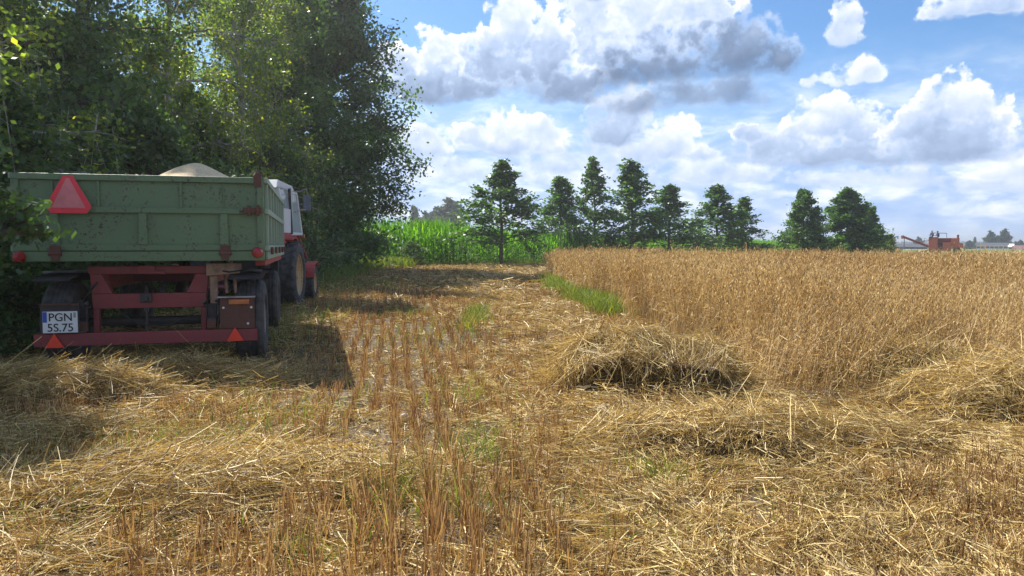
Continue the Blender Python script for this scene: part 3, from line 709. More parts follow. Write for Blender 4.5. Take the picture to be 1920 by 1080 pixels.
place_tree(birch2, 'birch_tree', (-12.4, 14.6, 0), .3, (.95, .95, .95), 'dark birch at the top left corner of the view', 'tree', BG)
place_tree(birch1, 'birch_tree', (-9.6, 11.3, 0), 2.2, (.92, .92, .80), 'nearest tall birch, its twigs hanging behind the left end of the tailgate', 'tree', BG)
place_tree(birch2, 'birch_tree', (-8.6, 7.6, 0), 4.2, (.95, .95, .78), 'birch beside the left edge of the view, nearest the photographer', 'tree', BG)
place_tree(oakm, 'oak_tree', (-17.0, 26.0, 0), 3.4, (.95, .95, .58), 'dense dark tree deep in the belt behind the birch above the grain heap', 'tree', BG)
place_tree(oak2, 'oak_tree', (-15.5, 33.0, 0), 4.0, (1.05, 1.05, .70), 'dense dark tree in the back of the belt behind the pale trunked birch', 'tree', BG)
place_tree(oakm, 'oak_tree', (-15.8, 20.2, 0), 1.4, (.85, .85, .66), 'dense dark tree in the back of the belt at the upper left', 'tree', BG)
# undergrowth along the belt
bush1 = make_tree_meshes(31, 3.1, .1, dome(2.1, .5, .8), 36, 44, .11, droop=.3, el=(0, 65), trunk_r=.06, clump=.2, nsub=7, mat=M_leaf_bush)
bush2 = make_tree_meshes(32, 2.4, .05, dome(1.7, .5, .9), 32, 44, .10, droop=.35, el=(0, 60), trunk_r=.05, clump=.18, nsub=7, mat=M_leaf_bush)
US = 'bushes under the tree belt'
for k, (x, y, s, b, lab) in enumerate([
  (-9.3, 33.8, 1.15, bush1, 'dark bush at the right foot of the belt, nearest the maize'), (-8.8, 29.5, 1.25, bush2, 'dark bush under the end trees, right of the tractor front wheel'),
  (-8.1, 25.2, 1.3, bush1, 'dark bush behind the tractor mirror'), (-8.0, 21.2, 1.25, bush2, 'bush behind the tractor cab'),
  (-8.6, 17.6, 1.25, bush1, 'bush behind the front half of the trailer'), (-8.0, 14.2, 1.15, bush2, 'bush behind the grain heap and the trailer wheels'),
  (-8.2, 11.6, 1.1, bush1, 'dark bush behind the trailer left of its number plate'), (-6.9, 9.3, .78, bush2, 'low dark bush at the left edge beside the number plate'),
  (-5.75, 8.1, .52, bush2, 'small dark bush touching the left side of the trailer'),
  (-10.5, 24.0, 1.7, bush1, 'tall dark bush deep in the belt left of the tractor cab'), (-11.0, 18.2, 1.8, bush1, 'tall dark bush in the belt behind the trailer tailgate')]):
    place_tree(b, 'bush', (x, y, 0), k*1.9, s, lab, 'bush', US)
# young leafy sapling leaning in from the left edge, close to the camera
sap = make_tree_meshes(41, 1.86, 1.22, lambda t: .66-.3*t, 22, 34, .070, droop=.02, el=(12, 40), trunk_r=.03, clump=.075, nsub=6, mat=M_leaf_bush)
place_tree(sap, 'sapling', (-4.15, 5.35, 0), .5, 1.0, 'young leafy branchy sapling at the left edge in front of the tailgate', 'sapling')
# row of young trees beyond the field
rowA = make_tree_meshes(51, 6.4, 1.25, cone(2.4, .85, 1.0), 48, 26, .17, droop=.05, el=(4, 52), trunk_r=.085, clump=.20, nsub=6, wander=.05, mat=M_leaf_row)
rowB = make_tree_meshes(52, 6.2, .9, cone(2.2, .85, 1.0), 46, 26, .17, droop=.05, el=(10, 60), trunk_r=.08, clump=.20, nsub=6, wander=.05, mat=M_leaf_row)
rowC = make_tree_meshes(53, 6.6, .7, cone(1.8, .75, .95), 46, 24, .17, droop=.0, el=(15, 62), trunk_r=.075, clump=.19, nsub=5, wander=.07, mat=M_leaf_row)
rowD = make_tree_meshes(54, 5.6, .25, cone(2.4, .62, 1.0), 56, 48, .17, droop=.1, el=(0, 55), trunk_r=.09, clump=.24, nsub=7, wander=.05, mat=M_leaf_row)
RG = 'young trees in a row beyond the oats'
def rowtree(m, mh, px, pytop, y, wscale, rz, label):
    x = (px-960)/F_PX*y; top = CAM_H+(460-pytop)/F_PX*y; s = top/mh
    place_tree(m, 'young_tree', (x, y, 0), rz, (s*wscale, s*wscale, s), label, 'tree', RG)
rowtree(rowA, 6.4, 940, 305, 46.0, 1.45, .2, 'round crowned young tree with a bare trunk standing alone in front of the maize')
rowtree(rowB, 6.2, 1050, 335, 55, 1.55, 1.2, 'pointed young tree second from the left in the row')
rowtree(rowC, 6.6, 1114, 300, 57, 1.15, 2.4, 'slim tall young tree with a thin open top')
rowtree(rowC, 6.6, 1184, 306, 58, 1.75, 4.0, 'tallest dense young tree just right of the slim open topped one')
rowtree(rowB, 6.2, 1254, 350, 60, 1.75, 3.0, 'shorter young tree right of the tallest dense one')
rowtree(rowB, 6.2, 1343, 350, 64, 1.75, 5.0, 'larger left tree of the dark pair in the middle of the row')
rowtree(rowC, 6.6, 1392, 372, 66, 1.75, .9, 'smaller right tree of the dark pair in the middle of the row')
rowtree(rowD, 5.6, 1505, 361, 62, 1.05, 2.0, 'left tree of the two bushy trees near the combine')
rowtree(rowD, 5.6, 1587, 360, 64, 1.35, 4.2, 'widest bushy tree of the row with foliage down to the ground')
rowtree(rowD, 5.6, 1628, 392, 67, 1.15, 5.5, 'low bushy tree on the right flank of the widest one')
# far trees
farA = make_tree_meshes(61, 9, .4, dome(4.6, .5, .8), 26, 40, .75, el=(0, 60), trunk_r=.25, clump=.8, nsub=6, mat=M_leaf_far)
farB = make_tree_meshes(62, 10, .4, dome(3.0, .6, .7), 24, 36, .7, el=(0, 65), trunk_r=.2, clump=.7, nsub=6, mat=M_leaf_far)
FG = 'faint trees on the horizon'
def fartree(m, px, pytop, y, w, mh, label, name='distant_tree'):
    x = (px-960)/F_PX*y; top = CAM_H+.8+(460-pytop)/F_PX*y; s = top/mh
    place_tree(m, name, (x, y, -.6), px*.7, (s*w, s*w, s), label, 'tree', FG)
fartree(farA, 845, 393, 170, 1.05, 9, 'hazy rounded tree behind the maize, left of the lone young tree')
fartree(farB, 778, 395, 180, .6, 10, 'hazy pointed tree behind the maize beside the dark belt')
fartree(farA, 812, 408, 185, .6, 9, 'small hazy tree between the pointed and the rounded one behind the maize')
fartree(farA, 800, 412, 190, .7, 9, 'low hazy scrubby tree just right of the pointed one behind the maize')
fartree(farB, 1672, 450, 320, 1.1, 10, 'tiny round tree left of the unloading pipe of the combine')
fartree(farA, 1722, 449, 330, 1.0, 9, 'small dark tree behind the unloading pipe of the combine')
fartree(farA, 1857, 440, 300, .95, 9, 'left round tree of the pair behind the long farm building')
fartree(farA, 1880, 437, 300, .95, 9, 'right and taller round tree of the pair behind the long farm building')
fartree(farB, 1826, 447, 330, .7, 10, 'small pointed tree left of the long farm building')
fartree(farA, 1815, 455, 300, 1.2, 9, 'low tree between the combine and the long farm building')
fartree(farA, 1912, 454, 300, 1.0, 9, 'low tree above the red roofed house at the right edge')
fartree(farA, 1903, 456, 310, .9, 9, 'small low tree left of the red roofed house')
# far wood on the horizon as one mass
def far_wood():
    r = np.random.default_rng(5); n = 52000; a = r.uniform(-.66, .74, n); y = 900+r.normal(0, 40, n); x = np.tan(a)*y
    hmax = 1.5+6*vnoise(x, y*0, .012)+3*vnoise(x, y*0, .05); z = r.random(n)*hmax-2.5
    V, Q = leaves_np(np.stack([x, y, z], 1), 3.0, r, .1)
    me = np_mesh('far_wood', V, Q); new_obj('far_wood', me, None, (M_leaf_far,), kind='stuff', label='thin line of far woods along the horizon', category='wood')
far_wood()

# ------------------------------------------------------------------ vehicle materials
M_green = paint('weathered green paint', (.105, .175, .085), amount=1.3, rough=.5, rust=(.055, .035, .03), dirt=(.11, .13, .11))
M_greenrib = paint('faded green paint', (.27, .36, .28), amount=.6, rough=.5)
M_red = paint('weathered dark red paint', (.22, .034, .038), rust=(.05, .03, .025), amount=.7, dirt=(.09, .06, .05))
M_rust = paint('rusty iron', (.11, .045, .032), rust=(.04, .025, .02), amount=1.0, rough=.8)
M_tan = plain('bare wood and rust', (.26, .17, .12), .8, var=.4)
M_black = plain('black rubber', (.022, .022, .024), .75, var=.5, scale=12)
M_tyre = plain('dusty tyre rubber', (.060, .058, .058), .85, var=.45, scale=10)
M_rim = paint('grey wheel paint', (.36, .37, .38), amount=.6)
M_rimy = paint('yellow ochre wheel paint', (.44, .31, .16), amount=.7)
M_darkm = plain('dark metal', (.05, .045, .045), .6, .3)
M_steel = plain('worn steel', (.30, .30, .31), .45, .6)
M_trired = plain('red reflective film', (.75, .045, .07), .35, var=.08)
M_tripink = plain('dull pink reflective film', (.62, .19, .20), .4, var=.12)
M_triorange = plain('orange red reflector', (.85, .06, .025), .3, var=.05)
M_lampred = plain('red lamp glass', (.32, .02, .025), .2, var=.2)
M_amber = plain('amber reflector', (.45, .14, .04), .3, var=.2)
M_white = paint('white cab paint', (.62, .64, .66), amount=.25, rust=(.3, .2, .14), dirt=(.45, .42, .38))
M_tracred = paint('tractor red paint', (.36, .035, .03), amount=.4)
M_plate = plain('white plate', (.74, .75, .74), .4, var=.06)
M_ink = plain('black lettering', (.012, .012, .014), .5, var=.05)
M_blue = plain('blue plate band', (.02, .09, .42), .4, var=.05)
M_sticker = plain('small grey sticker', (.33, .34, .35), .5, var=.1)
def glass_mat():
    m, t, out = mat_new('cab glass'); p = principled(t, out, (.55, .65, .68), .04, spec=.6)
    tr = t.node('ShaderNodeBsdfTransparent'); mx = t.node('ShaderNodeMixShader'); mx.inputs[0].default_value = .45
    tr.inputs[0].default_value = (.8, .9, .92, 1)
    t.l.new(p.outputs[0], mx.inputs[1]); t.l.new(tr.outputs[0], mx.inputs[2]); t.l.new(mx.outputs[0], out.inputs[0]); return m
M_glass = glass_mat()
def grain_mat():
    m, t, out = mat_new('grain'); co = t.node('ShaderNodeTexCoord').outputs['Object']
    n = t.noise(co, 60, 4, .7); n2 = t.noise(co, 5, 4, .6)
    c = t.ramp(n, [(.3, (.42, .30, .16)), (.5, (.68, .53, .33)), (.7, (.84, .70, .48))]); c = t.mix(t.maprange(n2, .5, .7, 0, .3), c, (.34, .27, .16, 1))
    principled(t, out, c, .9, bump=n, bstr=.6, bdist=.01); return m
M_grain = grain_mat()

def wheel(parent, c, r, w, rim_mat, side=1, lugs=0, rim_r=None, lug_h=.03):
    """wheel at c (hub centre); side=+1: outer face towards +x"""
    rim_r = rim_r or r*.58
    e = empty('wheel', c, 0); e.parent = parent
    h = w/2; prof = [(-h*.75, rim_r), (-h, rim_r*1.12), (-h*1.02, (rim_r+r)*.5), (-h*.92, r*.94), (-h*.70, r), (h*.70, r), (h*.92, r*.94), (h*1.02, (rim_r+r)*.5), (h, rim_r*1.12), (h*.75, rim_r)]
    if side < 0: prof = [(-x, q) for x, q in prof]
    ty = MB().lathe_x(prof, (0, 0, 0), 44)
    if lugs:
        for i in range(lugs):
            a = 2*PI*i/lugs
            for sgn in (-1, 1):
                M = Matrix.Rotation(a+(PI/lugs if sgn > 0 else 0), 4, 'X') @ Matrix.Translation((sgn*h*.48, 0, r-.012)) @ Matrix.Rotation(sgn*R(38), 4, 'Z')
                ty.box(-h*.62, h*.62, -.022, .022, 0, lug_h, M)
    else:
        for k in range(4):
            x = (-.45+.3*k)*h
            ty.lathe_x([(x, r-.004), (x+.006, r+.008), (x+.16*h, r+.008), (x+.16*h+.006, r-.004)], (0, 0, 0), 44)
    ty.build('tyre', M_tyre, e, smooth=True)
    s = side; d = rim_r
    MB().lathe_x([(-s*h*.75, d), (s*h*.80, d), (s*h*.86, d*1.07), (s*h*.72, d*1.05), (s*h*.62, d*.93), (s*h*.25, d*.80), (s*h*.10, d*.52), (s*h*.36, d*.40), (s*h*.40, d*.24), (s*h*.75, d*.20), (s*h*.78, .001), (-s*h*.3, .001), (-s*h*.3, d*.7)], (0, 0, 0), 32).build('rim', rim_mat, e, smooth=True)
    if side > 0:
        for i in range(6):
            a = 2*PI*i/6; MB().tube([(s*h*.30, math.cos(a)*d*.32, math.sin(a)*d*.32), (s*h*.48, math.cos(a)*d*.32, math.sin(a)*d*.32)], .016, 6).build('wheel_nut', M_darkm, e)
    return e
def text_mesh(txt, size, name, mat, parent, loc, rot, extrude=.001, sx=1.0):
    c = bpy.data.curves.new('lettering', 'FONT'); c.body = txt; c.size = size; c.extrude = extrude; c.align_x = 'CENTER'; c.offset = size*.006
    o = bpy.data.objects.new('tmp', c); COL.objects.link(o)
    dg = bpy.context.evaluated_depsgraph_get(); me = bpy.data.meshes.new_from_object(o.evaluated_get(dg))
    bpy.data.objects.remove(o); me.materials.clear()
    t = new_obj(name, me, parent, (mat,)); t.location = loc; t.rotation_euler = rot; t.scale = (sx, 1, 1); return t

# ------------------------------------------------------------------ trailer
TH = R(14.8)
trailer = empty('farm_trailer', (TR_O[0], TR_O[1], 0), TH, label='green two axle tipping trailer loaded with grain, seen from behind with its red chassis', category='trailer')
X0, X1, ZB, ZT, LB = -1.165, 1.165, 1.09, 1.955, 4.45
# tailgate with frame and ribs
b = MB(); b.box(X0+.03, X1-.05, .012, .045, 1.20, ZT)
b.box(X0, X1-.045, -.028, .05, ZT-.062, ZT)                # top rail
b.box(X0+.02, X1-.05, -.022, .02, 1.575, 1.632)            # middle rail
b.box(X0+.02, X1-.05, -.022, .02, 1.195, 1.255)            # lower rail
for x in (-.80, 0, .77): b.prism([(x-.045, 1.256), (x+.045, 1.256), (x+.035, 1.574), (x-.035, 1.574)], -.030, .018)
for x in (-.40, .36): b.box(x-.012, x+.012, -.012, .018, 1.633, ZT-.063)
b.box(.76, .775, -.006, .018, 1.633, ZT-.063); b.box(-.82, -.80, -.006, .018, 1.633, ZT-.063)
tg = b.build('tailgate', M_green, trailer, .006)
MB().prism([(X1-.085, ZT-.10), (X1-.02, ZT-.10), (X1-.02, ZT+.035), (X1-.06, ZT+.06), (X1-.10, ZT+.02)], -.04, .03).build('corner_latch', M_rust, tg, .005)
lt = MB(); lt.box(X1-.20, X1-.015, -.055, -.030, 1.585, 1.64); lt.box(X1-.16, X1-.13, -.07, -.02, 1.555, 1.665); lt.box(X1-.07, X1-.04, -.07, -.02, 1.56, 1.67); lt.tube([(X1-.20, -.05, 1.61), (X1-.24, -.05, 1.60)], .012)
lt.build('side_latch', M_rust, tg, .003)
for x in (-.79, .78):
    h = MB(); h.box(x-.05, x+.05, -.05, -.031, 1.165, 1.245); h.box(x-.035, x+.035, -.055, -.03, 1.10, 1.16); h.tube([(x-.06, -.045, 1.165), (x+.06, -.045, 1.165)], .018)
    h.build('hinge', M_rust, tg, .003)
# bed with rear beam
bd = MB(); bd.box(X0, X1, -.03, .06, ZB, 1.188); bd.box(X0+.02, X1-.02, .06, LB, ZB+.01, 1.17)
bd.build('bed', M_green, trailer, .006)
for x, nm in ((X1-.035, 1), (X0+.035, -1)):
    MB().box(x-.035, x+.035, -.02, .055, 1.19, ZT-.001).build('corner_post', M_green, trailer, .005)
# side boards with ribs (light faded)
for sx in (1, -1):
    xs = sx*1.165; b = MB(); b.box(min(xs, xs-sx*.03), max(xs, xs-sx*.03), .058, LB, 1.19, ZT-.004)
    sb = b.build('side_board', M_green, trailer, .003)
    b = MB(); lo, hi = min(xs, xs+sx*.04), max(xs, xs+sx*.04)
    b.box(lo, hi, .05, LB, ZT-.05, ZT+.006); b.box(lo, hi, .05, LB, 1.58, 1.64); b.box(lo, hi, .05, LB, 1.192, 1.25)
    for k in range(8):
        y = .15+k*.60
        if y < LB-.02: b.box(min(xs, xs+sx*.034), max(xs, xs+sx*.034), y, y+.055, 1.251, 1.579); b.box(min(xs, xs+sx*.034), max(xs, xs+sx*.034), y, y+.055, 1.641, ZT-.051)
    b.build('side_ribs', M_greenrib, sb, .004)
    b = MB(); b.box(min(xs+sx*.002, xs+sx*.03), max(xs+sx*.002, xs+sx*.03), .1, LB, ZB+.012, 1.188); b.build('side_sill', M_greenrib, sb, .004)
    for k in range(5):
        y = .4+k*.9; MB().box(min(xs+sx*.042, xs+sx*.07), max(xs+sx*.042, xs+sx*.07), y-.05, y+.05, 1.15, 1.23).build('side_hinge', M_rust, sb, .003)
    if sx > 0: MB().box(1.05, 1.15, .3, LB, 1.03, ZB-.002).build('underrail', M_tracred, trailer)
MB().box(X0+.01, X1-.01, LB, LB+.05, 1.19, ZT+.02).build('front_board', M_green, trailer, .004)
# grain
gxn, gyn = np.meshgrid(np.linspace(X0+.035, X1-.035, 50), np.linspace(.05, LB-.01, 80))
gr = np.sqrt(((gxn-.22)/.80)**2+((gyn-2.0)/1.1)**2)
gz = 1.86+np.maximum(0, .53-.50*np.sqrt(gr**2+.04))+.02*(vnoise(gxn, gyn, 6)-.5)
gz = np.where((gxn < X0+.06) | (gxn > X1-.06) | (gyn < .1) | (gyn > LB-.08), np.minimum(gz, 1.80), gz)
gi = (np.arange(79)[:, None]*50+np.arange(49)[None, :]).ravel()
go = new_obj('grain', np_mesh('grain', np.stack([gxn, gyn, gz], -1).reshape(-1, 3), np.stack([gi, gi+1, gi+51, gi+50], 1), True), None, (M_grain,), label='pale heap of threshed grain rising above the trailer sides', category='grain', kind='stuff')
go.location = trailer.location; go.rotation_euler = trailer.rotation_euler
# round tail lamps at the bed corners
for x, z in ((1.095, 1.175), (-1.10, 1.135)):
    M = MB(); prof = [(0, .001), (.012, .045), (.05, .055), (.06, .058), (.06, .001)]
    k = len(M.v); n = 20
    for y, r_ in prof:
        for j in range(n): a = 2*PI*j/n; M.v.append((x+r_*math.cos(a), -.105+y, z+r_*math.sin(a)))
    for i in range(len(prof)-1):
        for j in range(n): M.f.append((i*n+j, i*n+(j+1) % n, (i+1)*n+(j+1) % n, (i+1)*n+j))
    M.build('tail_lamp', M_lampred, trailer, smooth=True)
# slow vehicle triangle on the tailgate
cx, zb, zt, hw = -.655, 1.565, 1.93, .205
outer = [(cx-hw+.045, zb), (cx+hw-.045, zb), (cx+hw, zb+.065), (cx+.045, zt), (cx-.045, zt), (cx-hw, zb+.065)]
tri = MB().prism(outer, -.052, -.046).build('slow_vehicle_triangle', M_trired, trailer)
MB().prism([(cx-hw+.055, zb+.052), (cx+hw-.055, zb+.052), (cx+.012, zt-.022), (cx-.012, zt-.022)], -.056, -.053).build('triangle_centre', M_tripink, tri)
MB().box(cx-.03, cx+.03, -.046, -.012, 1.66, 1.74).build('triangle_bracket', M_darkm, tri)
# chassis: rear frame
ch = MB(); ch.box(-.56, .60, .18, .26, .955, 1.035)        # upper cross beam
ch.box(-.53, .56, .17, .29, .60, .752)                      # lower cross beam
ch.prism([(-.53, .753), (-.34, .753), (-.44, .954), (-.55, .954)], .18, .28); ch.prism([(.36, .753), (.56, .753), (.585, .954), (.46, .954)], .18, .28)
ch.box(-.53, -.475, .18, .26, .355, .599); ch.box(.50, .555, .18, .26, .355, .599)
ch.box(-.50, -.40, .30, 4.6, .80, .95); ch.box(.42, .52, .30, 4.6, .80, .95)     # long members
ch.box(-.10, .07, .15, .20, .957, 1.04); ch.box(.02, .16, .14, .19, .952, .99)
for y in (1.4, 2.6, 3.8): ch.box(-.42, .44, y, y+.08, .82, .93)
ch.build('chassis', M_red, trailer, .006)
bm = MB().box(-1.02, 1.075, .0, .07, .245, .372).build('bumper', M_red, trailer, .006)
th = MB(); th.box(-.075, .035, .12, .168, .66, .75); th.tube([(-.02, .15, .60), (-.02, .15, .36)], .016); th.tube([(-.02, .10, .70), (-.02, .17, .70)], .03); th.build('tow_hitch', M_darkm, trailer, .004)
# brackets (lamp holders) beside the uprights
for x in (-.60, .62):
    k = MB(); k.box(x-.045, x+.045, .10, .11, .50, .64); k.box(x-.05, x-.04, .04, .11, .50, .64); k.box(x+.04, x+.05, .04, .11, .50, .64); k.box(x-.05, x+.05, .03, .11, .485, .50); k.build('lamp_bracket', M_darkm, trailer, .003)
    MB().box(x-.045, x+.045, .035, .10, .385, .484).build('lamp_box', M_rust, trailer, .005)
# plate board and number plate
MB().box(-.95, -.60, -.02, -.005, .374, .66).build('plate_board', M_darkm, trailer, .003)
MB().box(-.955, -.595, -.05, .0, .660, .672).build('plate_hood', M_rust, trailer)
pl = MB().box(-.925, -.615, -.032, -.024, .385, .598).build('number_plate', M_plate, trailer, .003)
MB().box(-.922, -.885, -.0345, -.0325, .49, .594).build('plate_band', M_blue, pl)
MB().box(-.650, -.628, -.0345, -.0325, .535, .585).build('plate_sticker', M_sticker, pl)
text_mesh('PGN', .112, 'plate_lettering', M_ink, pl, (-.765, -.0345, .503), (R(90), 0, 0), sx=.95)
text_mesh('5S.75', .112, 'plate_lettering', M_ink, pl, (-.768, -.0345, .400), (R(90), 0, 0), sx=.97)
# right hand board
rb = MB().box(.71, 1.05, .0, .012, .378, .70).build('rear_board', M_rust, trailer, .003)
MB().box(.69, 1.06, -.03, .05, .705, .718).build('board_hood', M_steel, rb)
MB().box(.80, 1.00, -.018, -.002, .635, .685).build('amber_reflector', M_amber, rb, .003)
for x, z in ((.745, .60), (1.02, .60), (.985, .43)): MB().tube([(x, -.012, z), (x, -.001, z)], .012, 10).build('bolt', M_plate, rb)
for x, z in ((-.83, .235), (.855, .25)):
    t3 = MB().prism([(x-.085, z), (x+.085, z), (x, z+.145)], -.022, -.014).build('triangle_reflector', M_triorange, trailer)
# rust plate, props and hoses on the right
MB().prism([(.57, .93), (.90, .955), (.92, 1.06), (.57, 1.06)], .10, .16).build('rear_cross_plate', M_tan, trailer, .006)
p = MB(); p.box(.60, .675, .14, .19, .62, .93); p.build('wooden_prop', M_tan, trailer, .006)
for x in (.74, .83): MB().tube([(x, .25, 1.0), (x+.02, .2, .74)], .017).build('strut', M_tan, trailer)
MB().tube([(.62, .2, 1.0), (.80, .05, .97), (.95, .12, .99), (1.10, .3, .96)], .009, 6).build('brake_hose', M_black, trailer)
MB().tube([(-.45, .25, .93), (-.52, .10, .80), (-.60, .12, .70), (-.58, .2, .52)], .010, 6).build('brake_hose', M_black, trailer)
MB().tube([(-.30, .16, .58), (-.10, .12, .44), (.20, .12, .42), (.48, .14, .55)], .008, 6).build('lamp_cable', M_black, trailer)
hs = MB(); hs.tube([(.66, .1, .67), (.69, .04, .66), (.70, .03, .55), (.68, .05, .40)], .012); hs.build('hose', M_darkm, trailer)
# axles, springs, wheels, mudguards
for y in (.46, 3.62):
    MB().tube([(-.9, y, .44), (.9, y, .44)], .05, 10).build('axle', M_darkm, trailer, smooth=True)
    for sx in (1, -1):
        sp = MB()
        for k in range(4):
            L = .42-.08*k; sp.tube([(sx*.55, y-L, .62-.04*k+.05), (sx*.55, y, .56-.03*k), (sx*.55, y+L, .62-.04*k+.05)], .022, 4)
        sp.build('leaf_spring', M_darkm, trailer)
        wheel(trailer, (.99 if sx > 0 else -.84, y, .435), .435, .30, M_rim, sx)
    # tipping frame, turntable
MB().lathe_x([(0, .40), (.05, .40), (.05, .32), (0, .32)], (0, 0, 0), 24).build('turntable', M_darkm, trailer).matrix_local = Matrix.Translation((0, 3.62, .74)) @ Matrix.Rotation(R(90), 4, 'Y')
for sx in (1, -1):
    mg = MB(); pts = [(y_, z_) for y_, z_ in ((-.10, .90), (.0, .925), (.45, .955), (.85, .93), (.98, .86))]
    for i in range(len(pts)-1):
        (ya, za), (yb, zb_) = pts[i], pts[i+1]
        x0_, x1_ = (.80, 1.15) if sx > 0 else (-1.0, -.66)
        mg.prism_x([(ya, za), (yb, zb_), (yb, zb_+.006), (ya, za+.006)], x0_, x1_)
    mg.build('mudguard', M_darkm, trailer)
    MB().tube([(sx*.6, .5, .98), (sx*1.1, .6, .965)], .015).build('mudguard_arm', M_steel, trailer)
cyl = MB(); cyl.tube([(0, 1.9, .5), (0, 2.5, 1.05)], .07, 12); cyl.build('tipping_ram', M_darkm, trailer, smooth=True)
hb = MB(); hb.box(.98, 1.10, 4.35, 4.6, .80, 1.0); hb.build('tool_box', M_black, trailer, .01)
db = MB(); db.tube([(-.35, 3.9, .55), (0, 5.7, .50)], .04); db.tube([(.35, 3.9, .55), (0, 5.7, .50)], .04); db.tube([(0, 5.7, .50), (.12, 6.1, .50)], .045); db.build('drawbar', M_red, trailer)

# ------------------------------------------------------------------ tractor
tx, ty_ = TR_O[0]+.9668*.42-.2554*7.5, TR_O[1]+.2554*.42+.9668*7.5
tractor = empty('tractor', (tx, ty_, 0), R(5.0), label='red tractor with a white cab and yellow wheels in front of the green trailer', category='tractor')
wheel(tractor, (.80, 0, .66), .66, .38, M_rimy, 1, 20, .40, .035); wheel(tractor, (-.80, 0, .66), .66, .38, M_rimy, -1, 20, .40, .035)
wheel(tractor, (.80, 2.15, .40), .40, .24, M_rimy, 1, 16, .22, .02); wheel(tractor, (-.80, 2.15, .40), .40, .24, M_rimy, -1, 16, .22, .02)
MB().tube([(-.7, 0, .66), (.7, 0, .66)], .13, 14).build('rear_axle', M_darkm, tractor, smooth=True)
MB().tube([(-.72, 2.15, .42), (.72, 2.15, .42)], .06, 10).build('front_axle', M_darkm, tractor, smooth=True)
g = MB(); g.box(-.24, .24, -.35, .8, .45, 1.0); g.box(-.20, .20, .8, 2.4, .50, .95); g.build('gearbox', M_darkm, tractor, .02)
for sx in (1, -1):
    f_ = MB(); arc = [(math.cos(a)*.76, .66+math.sin(a)*.76) for a in np.linspace(R(35), R(112), 12)]
    arc2 = [(y*.96, .66+(z-.66)*.96) for y, z in arc]
    x0_, x1_ = sorted((sx*.60, sx*.90)); xa, xb = sorted((sx*.58, sx*.61))
    for i in range(11): f_.prism_x([arc[i+1], arc[i], arc2[i], arc2[i+1]][::-1], x0_, x1_)
    f_.prism_x([(y, z) for y, z in arc][::-1]+[(-.28, .95), (.5, .95)][::1], xa, xb)
    f_.build('rear_fender', M_tracred, tractor)
    arc = [(2.15+math.cos(a)*.47, .42+math.sin(a)*.47) for a in np.linspace(R(50), R(165), 9)]; arc2 = [(2.15+(y-2.15)*.94, .42+(z-.42)*.94) for y, z in arc]
    x0_, x1_ = sorted((sx*.64, sx*.95)); f_ = MB()
    for i in range(8): f_.prism_x([arc[i+1], arc[i], arc2[i], arc2[i+1]][::-1], x0_, x1_)
    f_.prism_x([(1.72, .55), (2.1, .62), (2.1, .90), (1.78, .80)], *sorted((sx*.62, sx*.65)))
    f_.build('front_fender', M_tracred, tractor, smooth=False)
    # cab doors and glazed sides
hd = MB(); hd.box(-.33, .33, .95, 2.75, .95, 1.42); hd.box(-.30, .30, 2.75, 2.82, .60, 1.36); hd.build('bonnet', M_tracred, tractor, .05)
lw = MB(); lw.prism_x([(-.52, 1.05), (.95, .98), (.95, 1.50), (-.52, 1.50)], -.76, .76); lw.build('cab_base', M_tracred, tractor, .02)
# cab frame (white): corner pillars, roof, rear wall
cf = MB()
P4 = {'rl': (-.74, -.50), 'rr': (.74, -.50), 'fl': (-.62, .92), 'fr': (.62, .92)}
for (x, y) in P4.values():
    cf.add([(x-.04, y-.04, 1.5), (x+.04, y-.04, 1.5), (x+.04, y+.04, 1.5), (x-.04, y+.04, 1.5), (x*.90-.04, y*.92-.04, 2.37), (x*.90+.04, y*.92-.04, 2.37), (x*.90+.04, y*.92+.04, 2.37), (x*.90-.04, y*.92+.04, 2.37)],
           [(3, 2, 1, 0), (4, 5, 6, 7), (0, 1, 5, 4), (1, 2, 6, 5), (2, 3, 7, 6), (3, 0, 4, 7)])
cab = cf.build('cab_frame', M_white, tractor, .008)
MB().box(-.69, .69, -.54, -.50, 1.50, 1.85).build('rear_panel', M_white, tractor, .006)
for x_ in (.735, -.765): MB().box(x_, x_+.03, -.44, .25, 1.50, 1.98).build('side_panel', M_white, tractor, .006)
rf = MB(); rf.prism_x([(-.60, 2.37), (1.0, 2.37), (1.02, 2.44), (.85, 2.50), (-.45, 2.52), (-.62, 2.35)], -.68, .68); rf.build('cab_roof', M_white, tractor, .03)
gl = MB(); gl.box(-.66, .66, -.49, -.48, 1.86, 2.36); gl.build('rear_window', M_glass, tractor)
for sx in (1, -1): MB().add([(sx*.74, -.44, 1.99), (sx*.74, .25, 1.99), (sx*.70, .28, 2.36), (sx*.665, -.42, 2.36)], [(0, 1, 2, 3)]).build('side_window', M_glass, tractor)
# open cab door swung out on the right with black pillar
dr = MB(); Md = Matrix.Translation((.75, .30, 0)) @ Matrix.Rotation(R(-8), 4, 'Z')
dr.box(-.02, .02, .0, .05, 1.50, 2.44, Md); dr.prism_x([(.62, 1.52), (.68, 1.52), (.40, 2.30), (.34, 2.30)], -.02, .02, Md); dr.box(-.02, .02, .0, .68, 1.46, 1.519, Md); dr.box(-.02, .02, .0, .38, 2.301, 2.35, Md)
door = dr.build('cab_door', M_white, tractor, .006)
MB().prism_x([(.05, 1.52), (.62, 1.52), (.34, 2.30), (.05, 2.30)], -.004, .004, Md).build('door_glass', M_glass, door)
MB().tube([(.77, .28, 1.48), (.74, .27, 2.40)], .028, 8).build('door_pillar', M_black, tractor)
